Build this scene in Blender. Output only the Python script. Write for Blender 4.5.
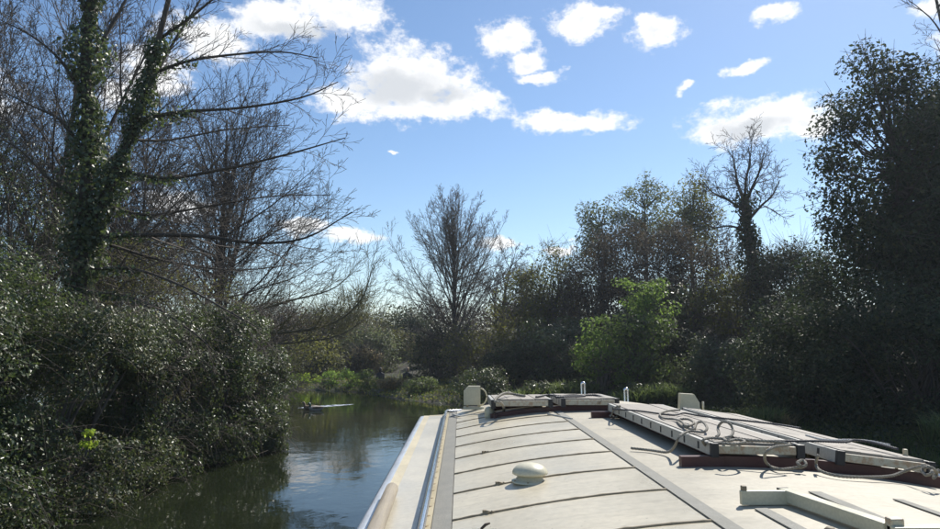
import bpy, bmesh, math, random
import numpy as np
from mathutils import Vector, Matrix, Euler

R = math.radians
scene = bpy.context.scene
C = scene.collection
for o in list(bpy.data.objects):
    bpy.data.objects.remove(o)

# ------------------------------------------------------------------ camera
F, CX, CY, VX, VY, CAMZ = 680.0, 470.0, 264.5, 460.0, 346.0, 2.2     # photo pixels
PITCH = math.atan((VY - CY) / F)
YAW = math.atan((CX - VX) / F)                                        # towards +X
cam_d = bpy.data.cameras.new('camera')
cam = bpy.data.objects.new('camera', cam_d)
C.objects.link(cam)
cam.location = (0, 0, CAMZ)
cam.rotation_euler = (math.pi / 2 + PITCH, 0, -YAW)
cam_d.sensor_width = 36
cam_d.lens = F / 940 * 36
cam_d.clip_start = 0.05
cam_d.clip_end = 3000
scene.camera = cam
CAMROT = cam.rotation_euler.to_matrix()


def ray(px, py):
    return (CAMROT @ Vector(((px - CX) / F, (CY - py) / F, -1))).normalized()


def at(px, py, Y):                       # point of the place seen at a pixel, Y metres ahead
    d = ray(px, py)
    return Vector((0, 0, CAMZ)) + d * (Y / d.y)


def onz(px, py, z):                      # point at a height
    d = ray(px, py)
    return Vector((0, 0, CAMZ)) + d * ((z - CAMZ) / d.z)


# ------------------------------------------------------------------ light
SUN_AZ, SUN_EL = R(37), R(45)
SKY_STRENGTH = 0.12
world = bpy.data.worlds.new('World')
scene.world = world
world.use_nodes = True
sun_d = bpy.data.lights.new('sun', 'SUN')
sun_d.energy = 5.0
sun_d.angle = R(0.5)
sun_d.color = (1.0, 0.95, 0.87)
sun = bpy.data.objects.new('sun', sun_d)
C.objects.link(sun)
SDIR = Vector((math.sin(SUN_AZ) * math.cos(SUN_EL), math.cos(SUN_AZ) * math.cos(SUN_EL), math.sin(SUN_EL)))
sun.rotation_euler = (-SDIR).to_track_quat('-Z', 'Y').to_euler()
sun.location = (20, 30, 30)
vs = scene.view_settings
vs.view_transform = 'Standard'
vs.look = 'None'
vs.gamma = 1
vs.exposure = 0.32
vs.use_curve_mapping = False
scene.render.engine = 'CYCLES'
cy = scene.cycles
cy.use_denoising = True
cy.max_bounces = 7
cy.diffuse_bounces = 3
cy.glossy_bounces = 3
cy.transmission_bounces = 3
cy.transparent_max_bounces = 6
cy.sample_clamp_indirect = 6
cy.caustics_reflective = False
cy.caustics_refractive = False


class NT:
    def __init__(s, tree):
        s.t = tree

    def n(s, typ, ins=None, **props):
        nd = s.t.nodes.new(typ)
        for k, v in props.items():
            setattr(nd, k, v)
        if ins:
            for k, v in ins.items():
                if hasattr(v, 'is_output') or isinstance(v, bpy.types.NodeSocket):
                    s.t.links.new(v, nd.inputs[k])
                else:
                    nd.inputs[k].default_value = v
        return nd

    def math(s, op, a, b=None, c=None, clamp=False):
        ins = {0: a}
        if b is not None:
            ins[1] = b
        if c is not None:
            ins[2] = c
        return s.n('ShaderNodeMath', ins, operation=op, use_clamp=clamp).outputs[0]

    def mix(s, f, a, b, blend='MIX'):
        nd = s.n('ShaderNodeMix', data_type='RGBA', blend_type=blend)
        for i, v in ((0, f), (6, a), (7, b)):
            if isinstance(v, bpy.types.NodeSocket):
                s.t.links.new(v, nd.inputs[i])
            else:
                nd.inputs[i].default_value = v if i == 0 else (*v, 1) if len(v) == 3 else v
        return nd.outputs[2]

    def ramp(s, f, lo, hi, a=0.0, b=1.0, smooth=True):
        nd = s.n('ShaderNodeMapRange', {0: f, 1: lo, 2: hi, 3: a, 4: b})
        nd.interpolation_type = 'SMOOTHSTEP' if smooth else 'LINEAR'
        return nd.outputs[0]


def build_sky():
    t = world.node_tree
    t.nodes.clear()
    k = NT(t)
    sky = k.n('ShaderNodeTexSky', sky_type='NISHITA')
    sky.sun_disc = False
    sky.sun_elevation = SUN_EL
    sky.sun_rotation = SUN_AZ
    sky.air_density = 1.0
    sky.dust_density = 0.25
    sky.ozone_density = 2.2
    co = k.n('ShaderNodeTexCoord').outputs['Generated']
    # ragged edges: the direction is warped before it meets the cloud shapes
    st = k.n('ShaderNodeVectorMath', {0: co, 1: (1, 1, 1.5)}, operation='MULTIPLY').outputs[0]
    wn = k.n('ShaderNodeTexNoise', {'Vector': st, 'Scale': 16.0, 'Detail': 5.0, 'Roughness': 0.6})
    wv = k.n('ShaderNodeVectorMath', {0: wn.outputs['Color'], 1: (0.5, 0.5, 0.5)}, operation='SUBTRACT').outputs[0]
    wv = k.n('ShaderNodeVectorMath', {0: wv, 'Scale': 0.05}, operation='SCALE').outputs[0]
    cw = k.n('ShaderNodeVectorMath', {0: co, 1: wv}, operation='ADD').outputs[0]
    fine = k.n('ShaderNodeTexNoise', {'Vector': st, 'Scale': 40.0, 'Detail': 10.0, 'Roughness': 0.66}).outputs[0]
    blobs = [  # photo position and half size of every cumulus lobe, strength
        (338, 13, 56, 25), (275, 20, 48, 22), (205, 36, 46, 22), (150, 72, 40, 24), (120, 95, 25, 15),
        (412, 88, 76, 34), (352, 103, 44, 17), (468, 104, 44, 16), (396, 66, 42, 28), (430, 64, 28, 18), (430, 112, 82, 12),
        (505, 38, 32, 22), (525, 58, 24, 12), (540, 76, 26, 8),
        (582, 22, 32, 17), (600, 14, 18, 9), (575, 122, 60, 11), (545, 123, 30, 11), (656, 31, 27, 17), (640, 22, 12, 7),
        (773, 17, 19, 10), (746, 67, 22, 6), (758, 120, 68, 22), (718, 130, 30, 12), (805, 124, 32, 16), (775, 106, 30, 14),
        (391, 153, 9, 3), (684, 85, 8, 6), (350, 236, 34, 8), (300, 228, 26, 9), (500, 246, 26, 9), (180, 205, 38, 15),
        (560, 250, 20, 5), (938, 2, 22, 11), (1010, 40, 56, 26), (-60, 90, 66, 30),
    ]
    def blob_field(bl, grow_by):
        acc = None
        for (px, py, hx, hy) in bl:
            c = ray(px, py)
            x = Vector((c.y, -c.x, 0)).normalized()
            z = x.cross(c).normalized()
            rot = Matrix((x, c, z)).transposed().to_euler()
            m = k.n('ShaderNodeMapping', {'Vector': cw, 'Location': c, 'Rotation': rot,
                                          'Scale': (hx / F * grow_by, 0.5, hy / F * grow_by)}, vector_type='TEXTURE')
            d = k.n('ShaderNodeVectorMath', {0: m.outputs[0]}, operation='LENGTH').outputs['Value']
            acc = d if acc is None else k.math('SMOOTH_MIN', acc, d, 0.12)
        return acc
    acc = blob_field(blobs, 1.04)
    # the thick grey hearts of the larger clouds
    heart = k.math('SUBTRACT', 1.0, blob_field([(398, 88, 62, 27), (440, 98, 40, 16), (748, 126, 50, 15), (300, 30, 60, 14), (1010, 45, 45, 16), (-60, 95, 50, 18)], 1.0))
    field = k.math('SUBTRACT', 1.0, acc)
    # the same kind of scattered cumulus all over the rest of the sky
    sep = k.n('ShaderNodeSeparateXYZ', {0: co})
    zz = k.math('MAXIMUM', sep.outputs[2], 0.03)
    pl = k.n('ShaderNodeCombineXYZ', {0: k.math('DIVIDE', sep.outputs[0], zz), 1: k.math('DIVIDE', sep.outputs[1], zz)})
    gen = k.n('ShaderNodeTexNoise', {'Vector': pl.outputs[0], 'Scale': 1.15, 'Detail': 3.0, 'Roughness': 0.5}).outputs[0]
    gen = k.math('MULTIPLY', k.math('SUBTRACT', gen, 0.60), 5.0)
    mid = ray(470, 200)
    facing = k.n('ShaderNodeVectorMath', {0: co, 1: mid}, operation='DOT_PRODUCT').outputs['Value']
    outside = k.ramp(facing, 0.80, 0.72, 0.0, 1.0)
    up = k.ramp(sep.outputs[2], 0.04, 0.12)
    gen = k.math('SUBTRACT', k.math('MULTIPLY', k.math('ADD', gen, 1.0), k.math('MULTIPLY', outside, up)), 1.0)
    field = k.math('MAXIMUM', field, gen)
    f = k.math('ADD', field, k.math('MULTIPLY', k.math('SUBTRACT', fine, 0.5), 1.75))
    mask = k.ramp(f, -0.04, 0.6)
    heart = k.math('MAXIMUM', heart, k.math('MULTIPLY', k.math('SUBTRACT', gen, 0.3), 1.2))
    thick = k.ramp(k.math('ADD', heart, k.math('MULTIPLY', k.math('SUBTRACT', fine, 0.5), 0.55)), 0.0, 0.75)
    thick = k.math('MAXIMUM', thick, k.ramp(k.math('ADD', field, k.math('MULTIPLY', k.math('SUBTRACT', fine, 0.5), 1.6)), 0.55, 1.15, 0.0, 0.5))
    ccol = k.mix(thick, (7.6, 7.6, 7.6), (5.0, 5.2, 5.45))
    skyc = k.n('ShaderNodeHueSaturation', {'Hue': 0.500, 'Saturation': 1.08, 'Value': 0.92, 'Color': sky.outputs[0]}).outputs[0]
    col = k.mix(k.math('MULTIPLY', mask, 0.97), skyc, ccol)
    bg = k.n('ShaderNodeBackground', {'Color': col, 'Strength': SKY_STRENGTH})
    out = k.n('ShaderNodeOutputWorld', {'Surface': bg.outputs[0]})


build_sky()

# ------------------------------------------------------------------ helpers
ORIGIN = {}
PARENT = {}


def tag(o, label=None, cat=None, group=None, kind=None):
    if label: o['label'] = label
    if cat: o['category'] = cat
    if group: o['group'] = group
    if kind: o['kind'] = kind
    return o


def thing(name, loc, label, cat, group=None):
    o = bpy.data.objects.new(name, None)
    C.objects.link(o)
    o.location = loc
    o.empty_display_size = 0.2
    ORIGIN[o.name] = np.array(loc, float)
    return tag(o, label, cat, group)


def root_origin(p):
    return ORIGIN.get(p.name, np.zeros(3))


def add(name, verts, faces, mat, parent=None, smooth=False, kind=None):
    """verts in world coordinates; faces: (N,k) array or list of tuples"""
    me = bpy.data.meshes.new(name)
    org = root_origin(parent) if parent else np.zeros(3)
    v = np.asarray(verts, np.float32).reshape(-1, 3) - org.astype(np.float32)
    if isinstance(faces, np.ndarray):
        n, kk = faces.shape
        me.vertices.add(len(v))
        me.vertices.foreach_set('co', v.ravel())
        me.loops.add(n * kk)
        me.loops.foreach_set('vertex_index', faces.astype(np.int32).ravel())
        me.polygons.add(n)
        me.polygons.foreach_set('loop_start', np.arange(0, n * kk, kk, dtype=np.int32))
        me.update(calc_edges=True)
    else:
        me.from_pydata([tuple(map(float, p)) for p in v], [], faces)
        me.update()
    if smooth:
        me.polygons.foreach_set('use_smooth', np.ones(len(me.polygons), bool))
    me.materials.append(mat)
    o = bpy.data.objects.new(name, me)
    C.objects.link(o)
    if parent:
        o.parent = parent
        ORIGIN[o.name] = org
    if kind:
        o['kind'] = kind
    return o


class MB:
    """collects shapes for one mesh"""
    def __init__(s):
        s.v, s.f = [], []

    def add(s, v, f):
        b = len(s.v)
        s.v += [tuple(p) for p in v]
        s.f += [tuple(i + b for i in q) for q in f]
        return s

    def box(s, c, size, rot=None, bevel=0.0):
        bm = bmesh.new()
        bmesh.ops.create_cube(bm, size=1)
        bmesh.ops.scale(bm, vec=size, verts=bm.verts)
        if bevel:
            bmesh.ops.bevel(bm, geom=bm.edges[:], offset=bevel, segments=2, affect='EDGES', profile=0.6)
        if rot is not None:
            bmesh.ops.rotate(bm, cent=(0, 0, 0), matrix=rot, verts=bm.verts)
        bmesh.ops.translate(bm, vec=c, verts=bm.verts)
        bm.verts.index_update()
        s.add([v.co[:] for v in bm.verts], [[v.index for v in f.verts] for f in bm.faces])
        bm.free()
        return s

    def tube(s, pts, rad, sides=8, cap=True):
        v, f = tube_arrays([(np.array([tuple(p) for p in pts], float), np.broadcast_to(rad, (len(pts),)).astype(float))], sides)
        n = len(pts)
        fl = [tuple(q) for q in f.tolist()]
        if cap:
            fl.append(tuple(range(sides))[::-1])
            fl.append(tuple((n - 1) * sides + i for i in range(sides)))
        return s.add(v.tolist(), fl)

    def lathe(s, prof, c, seg=24):
        v, f = [], []
        n = len(prof)
        for (r, z) in prof:
            for i in range(seg):
                a = 2 * math.pi * i / seg
                v.append((c[0] + r * math.cos(a), c[1] + r * math.sin(a), c[2] + z))
        for j in range(n - 1):
            for i in range(seg):
                f.append((j * seg + i, j * seg + (i + 1) % seg, (j + 1) * seg + (i + 1) % seg, (j + 1) * seg + i))
        f.append(tuple(range(seg))[::-1])
        f.append(tuple((n - 1) * seg + i for i in range(seg)))
        return s.add(v, f)

    def build(s, name, mat, parent=None, smooth=False):
        return add(name, s.v, s.f, mat, parent, smooth)


def tube_arrays(lines, sides=3):
    """list of (pts (n,3), radii (n)) -> verts, quad faces; vectorised per point count"""
    groups = {}
    for p, r in lines:
        groups.setdefault(len(p), []).append((p, r))
    V, Fc, off = [], [], 0
    ang = np.arange(sides) * 2 * np.pi / sides
    ca, sa = np.cos(ang), np.sin(ang)
    for n, ls in groups.items():
        P = np.array([l[0] for l in ls])
        Rr = np.array([l[1] for l in ls])
        T = np.gradient(P, axis=1)
        T /= np.linalg.norm(T, axis=2, keepdims=True) + 1e-9
        mt = T.mean(axis=1)
        ref = np.where(np.abs(mt[:, 2:3]) > 0.8, np.array([[1.0, 0.1, 0.0]]), np.array([[0.0, 0.0, 1.0]]))
        U = np.cross(T, ref[:, None, :])
        U /= np.linalg.norm(U, axis=2, keepdims=True) + 1e-9
        W = np.cross(T, U)
        ring = P[:, :, None, :] + Rr[:, :, None, None] * (U[:, :, None, :] * ca[None, None, :, None] + W[:, :, None, :] * sa[None, None, :, None])
        V.append(ring.reshape(-1, 3))
        m = len(ls)
        idx = off + (np.arange(m)[:, None, None] * n + np.arange(n - 1)[None, :, None]) * sides + np.arange(sides)[None, None, :]
        nxt = off + (np.arange(m)[:, None, None] * n + np.arange(n - 1)[None, :, None]) * sides + ((np.arange(sides) + 1) % sides)[None, None, :]
        Fc.append(np.stack([idx, nxt, nxt + sides, idx + sides], axis=-1).reshape(-1, 4))
        off += m * n * sides
    return np.concatenate(V), np.concatenate(Fc)


def unit(v):
    return v / (np.linalg.norm(v, axis=-1, keepdims=True) + 1e-9)


def leaf_arrays(rng, P, normal, size, aspect=0.62, fold=0.14, droop=0.35):
    n = len(P)
    axis = rng.normal(size=(n, 3))
    axis[:, 2] -= droop * 2
    nrm = unit(normal)
    axis = unit(axis - nrm * np.sum(axis * nrm, axis=1, keepdims=True))
    side = np.cross(nrm, axis)
    L = (size * (0.5 + 0.95 * rng.random(n) ** 1.3))[:, None]
    W = L * aspect * 0.5
    v0 = P - axis * L * 0.45
    v2 = P + axis * L * 0.55
    v1 = P + side * W + nrm * L * fold - axis * L * 0.08
    v3 = P - side * W + nrm * L * fold - axis * L * 0.08
    V = np.stack([v0, v1, v2, v3], axis=1).reshape(-1, 3)
    b = (np.arange(n) * 4)[:, None]
    Fc = np.concatenate([b + np.array([[0, 1, 2]]), b + np.array([[0, 2, 3]])], axis=1).reshape(-1, 3)
    return V, Fc


def lobes(rng, D, n=7, amp=0.35):
    """a lumpy radius over directions D"""
    c = unit(rng.normal(size=(n, 3)))
    s = rng.uniform(-1, 1, n)
    r = np.zeros(len(D))
    for ci, si in zip(c, s):
        r += si * np.exp(6 * (D @ ci - 1))
    return 1 + amp * r


# ------------------------------------------------------------------ materials
def new_mat(name):
    m = bpy.data.materials.new(name)
    m.use_nodes = True
    m.node_tree.nodes.clear()
    return m, NT(m.node_tree)


def finish(k, shader, disp=None):
    ins = {'Surface': shader}
    k.n('ShaderNodeOutputMaterial', ins)


def leaf_mat(name, c0, c1, rough=0.4, trans=0.3, tcol=None, spec=0.25):
    m, k = new_mat(name)
    g = k.n('ShaderNodeNewGeometry')
    rnd = g.outputs['Random Per Island']
    col = k.mix(rnd, c0, c1)
    big = k.n('ShaderNodeTexNoise', {'Vector': k.n('ShaderNodeTexCoord').outputs['Object'], 'Scale': 0.9, 'Detail': 2.0}).outputs[0]
    col = k.mix(k.ramp(big, 0.35, 0.7, 0.0, 0.45), col, tuple(x * 0.55 for x in c0))
    odd = k.math('GREATER_THAN', k.math('FRACT', k.math('MULTIPLY', rnd, 37.31)), 0.86)
    col = k.mix(k.math('MULTIPLY', odd, 0.7), col, (c1[0] * 1.7, c1[1] * 1.25, c1[2] * 0.9))
    p = k.n('ShaderNodeBsdfPrincipled', {'Base Color': col, 'Roughness': k.math('MULTIPLY_ADD', k.math('FRACT', k.math('MULTIPLY', rnd, 91.7)), 0.25, rough), 'Specular IOR Level': spec})
    tc = tcol or tuple(min(1, x * 1.8) for x in c1)
    tr = k.n('ShaderNodeBsdfTranslucent', {'Color': k.mix(rnd, tuple(x * 0.7 for x in tc), tc)})
    mx = k.n('ShaderNodeMixShader', {0: trans, 1: p.outputs[0], 2: tr.outputs[0]})
    finish(k, mx.outputs[0])
    return m


def bark_mat(name, c0, c1, scale=6, rough=0.85):
    m, k = new_mat(name)
    co = k.n('ShaderNodeTexCoord').outputs['Object']
    nz = k.n('ShaderNodeTexNoise', {'Vector': co, 'Scale': scale, 'Detail': 5.0, 'Roughness': 0.65}).outputs[0]
    rnd = k.n('ShaderNodeNewGeometry').outputs['Random Per Island']
    col = k.mix(k.math('MULTIPLY_ADD', rnd, 0.5, k.math('MULTIPLY', nz, 0.6), clamp=True), c0, c1)
    p = k.n('ShaderNodeBsdfPrincipled', {'Base Color': col, 'Roughness': rough, 'Specular IOR Level': 0.3})
    bp = k.n('ShaderNodeBump', {'Strength': 0.5, 'Distance': 0.02, 'Height': nz})
    k.t.links.new(bp.outputs[0], p.inputs['Normal'])
    finish(k, p.outputs[0])
    return m


def paint_mat(name, c0, c1, rough=0.4, scale=3.0, stain=None, stain_amt=0.5, spec=0.5, metal=0.0, bump=0.1, stain_scale=9.0, stretch=(1, 1, 1), stain_lo=0.55, runs=0.0, specks=0.0):
    """weathered paint, wood or metal: two tones, speckle and stains"""
    m, k = new_mat(name)
    co = k.n('ShaderNodeTexCoord').outputs['Object']
    co = k.n('ShaderNodeVectorMath', {0: co, 1: stretch}, operation='MULTIPLY').outputs[0]
    nz = k.n('ShaderNodeTexNoise', {'Vector': co, 'Scale': scale, 'Detail': 6.0, 'Roughness': 0.6}).outputs[0]
    fn = k.n('ShaderNodeTexNoise', {'Vector': co, 'Scale': scale * 18, 'Detail': 3.0}).outputs[0]
    col = k.mix(k.ramp(nz, 0.3, 0.7), c0, c1)
    if stain:
        sn = k.n('ShaderNodeTexNoise', {'Vector': co, 'Scale': stain_scale, 'Detail': 8.0, 'Roughness': 0.7}).outputs[0]
        col = k.mix(k.ramp(sn, stain_lo, stain_lo + 0.18, 0.0, stain_amt), col, stain)
    if runs:
        rv = k.n('ShaderNodeVectorMath', {0: co, 1: (1.6, 17.0, 1.0)}, operation='MULTIPLY').outputs[0]
        rn = k.n('ShaderNodeTexNoise', {'Vector': rv, 'Scale': 1.3, 'Detail': 6.0, 'Roughness': 0.65}).outputs[0]
        col = k.mix(k.ramp(rn, 0.48, 0.78, 0.0, runs), col, stain)
    if specks:
        sp = k.n('ShaderNodeTexNoise', {'Vector': co, 'Scale': 42.0, 'Detail': 2.0}).outputs[0]
        col = k.mix(k.ramp(sp, 0.70, 0.74, 0.0, specks), col, tuple(x * 0.5 for x in stain))
        wh = k.n('ShaderNodeTexNoise', {'Vector': co, 'Scale': 17.0, 'Detail': 3.0, 'Distortion': 1.0}).outputs[0]
        col = k.mix(k.ramp(wh, 0.73, 0.76, 0.0, specks), col, (0.7, 0.7, 0.66))
    col = k.mix(0.35, col, k.mix(k.ramp(fn, 0.3, 0.7), tuple(x * 0.8 for x in c0), c1))
    p = k.n('ShaderNodeBsdfPrincipled', {'Base Color': col, 'Roughness': k.ramp(nz, 0.25, 0.75, rough * 0.75, min(1, rough * 1.3)),
                                         'Specular IOR Level': spec, 'Metallic': metal})
    bp = k.n('ShaderNodeBump', {'Strength': bump, 'Distance': 0.01, 'Height': k.math('ADD', nz, k.math('MULTIPLY', fn, 0.3))})
    k.t.links.new(bp.outputs[0], p.inputs['Normal'])
    finish(k, p.outputs[0])
    return m


M = {}
M['ivy'] = leaf_mat('ivy_leaves', (0.028, 0.048, 0.016), (0.075, 0.105, 0.035), rough=0.3, trans=0.27, tcol=(0.18, 0.25, 0.07), spec=0.55)
M['ivy_pale'] = leaf_mat('bramble_leaves', (0.042, 0.060, 0.022), (0.105, 0.122, 0.052), rough=0.34, trans=0.25, tcol=(0.18, 0.24, 0.07), spec=0.5)
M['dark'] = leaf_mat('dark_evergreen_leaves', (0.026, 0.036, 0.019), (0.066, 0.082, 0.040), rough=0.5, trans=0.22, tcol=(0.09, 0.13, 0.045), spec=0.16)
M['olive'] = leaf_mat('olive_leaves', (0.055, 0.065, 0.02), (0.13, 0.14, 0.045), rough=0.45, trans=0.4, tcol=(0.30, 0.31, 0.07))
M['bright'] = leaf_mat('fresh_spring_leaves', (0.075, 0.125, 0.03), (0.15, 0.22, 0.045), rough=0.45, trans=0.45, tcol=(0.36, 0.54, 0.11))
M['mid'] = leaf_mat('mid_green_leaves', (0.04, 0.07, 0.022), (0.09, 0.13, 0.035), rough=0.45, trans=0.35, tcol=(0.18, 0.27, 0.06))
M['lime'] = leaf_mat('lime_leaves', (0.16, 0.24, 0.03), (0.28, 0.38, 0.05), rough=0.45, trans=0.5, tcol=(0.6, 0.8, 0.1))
M['brown'] = leaf_mat('dry_brown_leaves', (0.05, 0.04, 0.025), (0.12, 0.09, 0.05), rough=0.6, trans=0.25, tcol=(0.16, 0.12, 0.06))
M['beige'] = leaf_mat('dry_beige_leaves', (0.12, 0.11, 0.06), (0.24, 0.20, 0.11), rough=0.6, trans=0.3, tcol=(0.3, 0.26, 0.12))
M['grey_green'] = leaf_mat('grey_green_leaves', (0.07, 0.085, 0.05), (0.15, 0.17, 0.10), rough=0.42, trans=0.38, tcol=(0.26, 0.31, 0.14))
M['reed'] = leaf_mat('strap_leaves', (0.06, 0.09, 0.035), (0.15, 0.19, 0.08), rough=0.35, trans=0.38, tcol=(0.26, 0.34, 0.10))
M['grass'] = leaf_mat('grass_blades', (0.035, 0.06, 0.015), (0.08, 0.12, 0.03), rough=0.5, trans=0.35, tcol=(0.17, 0.25, 0.05))
M['bark'] = bark_mat('dark_bark', (0.035, 0.028, 0.022), (0.11, 0.09, 0.07))
M['bark_pale'] = bark_mat('pale_lichen_bark', (0.07, 0.06, 0.045), (0.20, 0.18, 0.12))
M['twig'] = bark_mat('brown_twigs', (0.07, 0.06, 0.05), (0.165, 0.14, 0.115))
M['twig_pale'] = bark_mat('lichen_twigs', (0.09, 0.085, 0.04), (0.22, 0.20, 0.09))  # yellowish lichen colour of the bark itself
M['twig_grey'] = bark_mat('grey_bramble_stems', (0.09, 0.075, 0.06), (0.22, 0.18, 0.14))

M['roof'] = paint_mat('cream_roof_paint', (0.37, 0.335, 0.25), (0.44, 0.40, 0.305), rough=0.55, scale=1.7, stain=(0.25, 0.22, 0.16), stain_amt=0.5, bump=0.08, stain_scale=7, runs=.7, specks=.9)
M['panel'] = paint_mat('white_roof_panel', (0.51, 0.455, 0.335), (0.59, 0.53, 0.40), rough=0.34, scale=1.4, stain=(0.33, 0.29, 0.21), stain_amt=0.42, bump=0.06, stain_scale=6, runs=.75, specks=.8)
M['deck'] = paint_mat('white_side_deck', (0.50, 0.46, 0.37), (0.58, 0.54, 0.44), rough=0.35, scale=2, stain=(0.5, 0.46, 0.36), stain_amt=0.25, bump=0.03)
M['tan'] = paint_mat('tan_edge_paint', (0.50, 0.43, 0.28), (0.60, 0.53, 0.37), rough=0.5, scale=5, stain=(0.30, 0.16, 0.06), stain_amt=0.6, stain_scale=14)
M['edge'] = paint_mat('blue_white_rim', (0.62, 0.65, 0.70), (0.70, 0.73, 0.78), rough=0.2, scale=3, stain=(0.4, 0.38, 0.33), stain_amt=0.2, bump=0.02)
M['hull'] = paint_mat('dark_blue_hull', (0.02, 0.025, 0.04), (0.04, 0.05, 0.07), rough=0.35)
M['grip'] = paint_mat('grey_antislip', (0.22, 0.215, 0.185), (0.30, 0.29, 0.25), rough=0.9, scale=8, bump=0.7, stain=(0.32, 0.30, 0.26), stain_amt=0.5, stain_scale=60)
M['seam'] = paint_mat('brown_seam_sealant', (0.20, 0.16, 0.10), (0.34, 0.28, 0.19), rough=0.7, scale=9, stain=(0.10, 0.05, 0.03), stain_amt=0.6)
M['chrome'] = paint_mat('polished_steel', (0.72, 0.72, 0.73), (0.82, 0.82, 0.82), rough=0.2, metal=1.0, bump=0.0, scale=.5)
M['clip'] = paint_mat('dull_brass_clip', (0.25, 0.18, 0.10), (0.4, 0.32, 0.2), rough=0.45, metal=0.7)
M['cream'] = paint_mat('cream_steel_paint', (0.52, 0.49, 0.35), (0.62, 0.58, 0.43), rough=0.42, scale=5, stain=(0.28, 0.17, 0.08), stain_amt=0.55, stain_scale=12, stain_lo=0.6)
M['redbox'] = paint_mat('dark_red_paint', (0.055, 0.018, 0.018), (0.09, 0.028, 0.026), rough=0.4, scale=4, stain=(0.12, 0.07, 0.05), stain_amt=0.3)
M['rail'] = paint_mat('grey_white_rail', (0.36, 0.35, 0.31), (0.50, 0.49, 0.44), rough=0.5, scale=5, stain=(0.20, 0.17, 0.12), stain_amt=0.6, stain_scale=11)
M['slot'] = paint_mat('dark_bar_and_slot_shadow', (0.02, 0.02, 0.02), (0.04, 0.04, 0.04), rough=0.8)  # near-black for cross members, and painted as the shade inside rail slots
M['black'] = paint_mat('black_plastic_cap', (0.012, 0.012, 0.014), (0.03, 0.03, 0.033), rough=0.5)
M['endbar'] = paint_mat('rusted_cream_bar', (0.48, 0.45, 0.34), (0.56, 0.53, 0.42), rough=0.5, scale=8, stain=(0.33, 0.15, 0.05), stain_amt=0.9, stain_scale=20, stain_lo=0.44)
M['ply'] = paint_mat('weathered_plank', (0.26, 0.23, 0.19), (0.40, 0.37, 0.32), rough=0.75, scale=5, stretch=(6, 0.6, 1), stain=(0.17, 0.14, 0.10), stain_amt=0.6, bump=0.3)
M['rope'] = paint_mat('grey_hemp_rope', (0.18, 0.165, 0.135), (0.34, 0.315, 0.26), rough=0.9, scale=20, bump=0.6)
M['rope_white'] = paint_mat('pale_nylon_rope', (0.45, 0.44, 0.40), (0.62, 0.61, 0.57), rough=0.7, scale=20, bump=0.5)
M['cable'] = paint_mat('dark_rope', (0.03, 0.03, 0.035), (0.07, 0.07, 0.075), rough=0.6)
M['pole'] = paint_mat('grey_wood_pole', (0.20, 0.17, 0.13), (0.34, 0.30, 0.23), rough=0.8, scale=4, stretch=(8, 0.7, 8), bump=0.4)
M['soil'] = paint_mat('bank_soil', (0.022, 0.018, 0.012), (0.045, 0.038, 0.02), rough=0.95, scale=1.2, stain=(0.03, 0.05, 0.015), stain_amt=0.8, stain_scale=0.7, bump=1.0, stain_lo=0.42)
M['duck'] = paint_mat('brown_duck_feathers', (0.10, 0.07, 0.045), (0.24, 0.18, 0.12), rough=0.7, scale=14)
M['duck_grey'] = paint_mat('grey_drake_feathers', (0.30, 0.29, 0.27), (0.46, 0.44, 0.40), rough=0.7, scale=14)
M['duck_green'] = paint_mat('green_drake_head', (0.01, 0.05, 0.03), (0.02, 0.08, 0.05), rough=0.35)
M['bill'] = paint_mat('duck_bill', (0.4, 0.28, 0.05), (0.5, 0.35, 0.08), rough=0.5)
M['cloth'] = paint_mat('black_jacket', (0.012, 0.012, 0.016), (0.025, 0.025, 0.032), rough=0.8)
M['skin'] = paint_mat('skin', (0.45, 0.28, 0.21), (0.52, 0.33, 0.25), rough=0.5, bump=0.0)
M['hair'] = paint_mat('dark_hair', (0.02, 0.015, 0.01), (0.04, 0.03, 0.02), rough=0.6)
M['hair_fair'] = paint_mat('fair_hair', (0.35, 0.25, 0.14), (0.45, 0.33, 0.2), rough=0.6)


def water_mat(wake=False):
    m, k = new_mat('wake_water' if wake else 'river_water')
    co = k.n('ShaderNodeTexCoord').outputs['Object']
    a = k.n('ShaderNodeVectorMath', {0: co, 1: (1.0, 0.75, 1)}, operation='MULTIPLY').outputs[0]
    n1 = k.n('ShaderNodeTexNoise', {'Vector': a, 'Scale': 1.6, 'Detail': 3.0, 'Roughness': 0.55, 'Distortion': 0.4}).outputs[0]
    n2 = k.n('ShaderNodeTexNoise', {'Vector': a, 'Scale': 7.0, 'Detail': 3.0, 'Roughness': 0.6}).outputs[0]
    n3 = k.n('ShaderNodeTexNoise', {'Vector': co, 'Scale': 0.18, 'Detail': 2.0}).outputs[0]
    h = k.math('ADD', k.math('MULTIPLY', n1, 0.6), k.math('MULTIPLY', n2, k.ramp(n3, 0.4, 0.65, 0.08, 0.28)))
    bp = k.n('ShaderNodeBump', {'Strength': 0.22 if not wake else 0.7, 'Distance': 0.05, 'Height': h})
    murk = k.mix(k.ramp(n3, 0.3, 0.7), (0.010, 0.014, 0.007), (0.018, 0.022, 0.010))
    p = k.n('ShaderNodeBsdfPrincipled', {'Base Color': murk, 'Roughness': 0.035, 'IOR': 1.33, 'Normal': bp.outputs[0]})
    finish(k, p.outputs[0])
    return m


M['water'] = water_mat()


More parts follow.
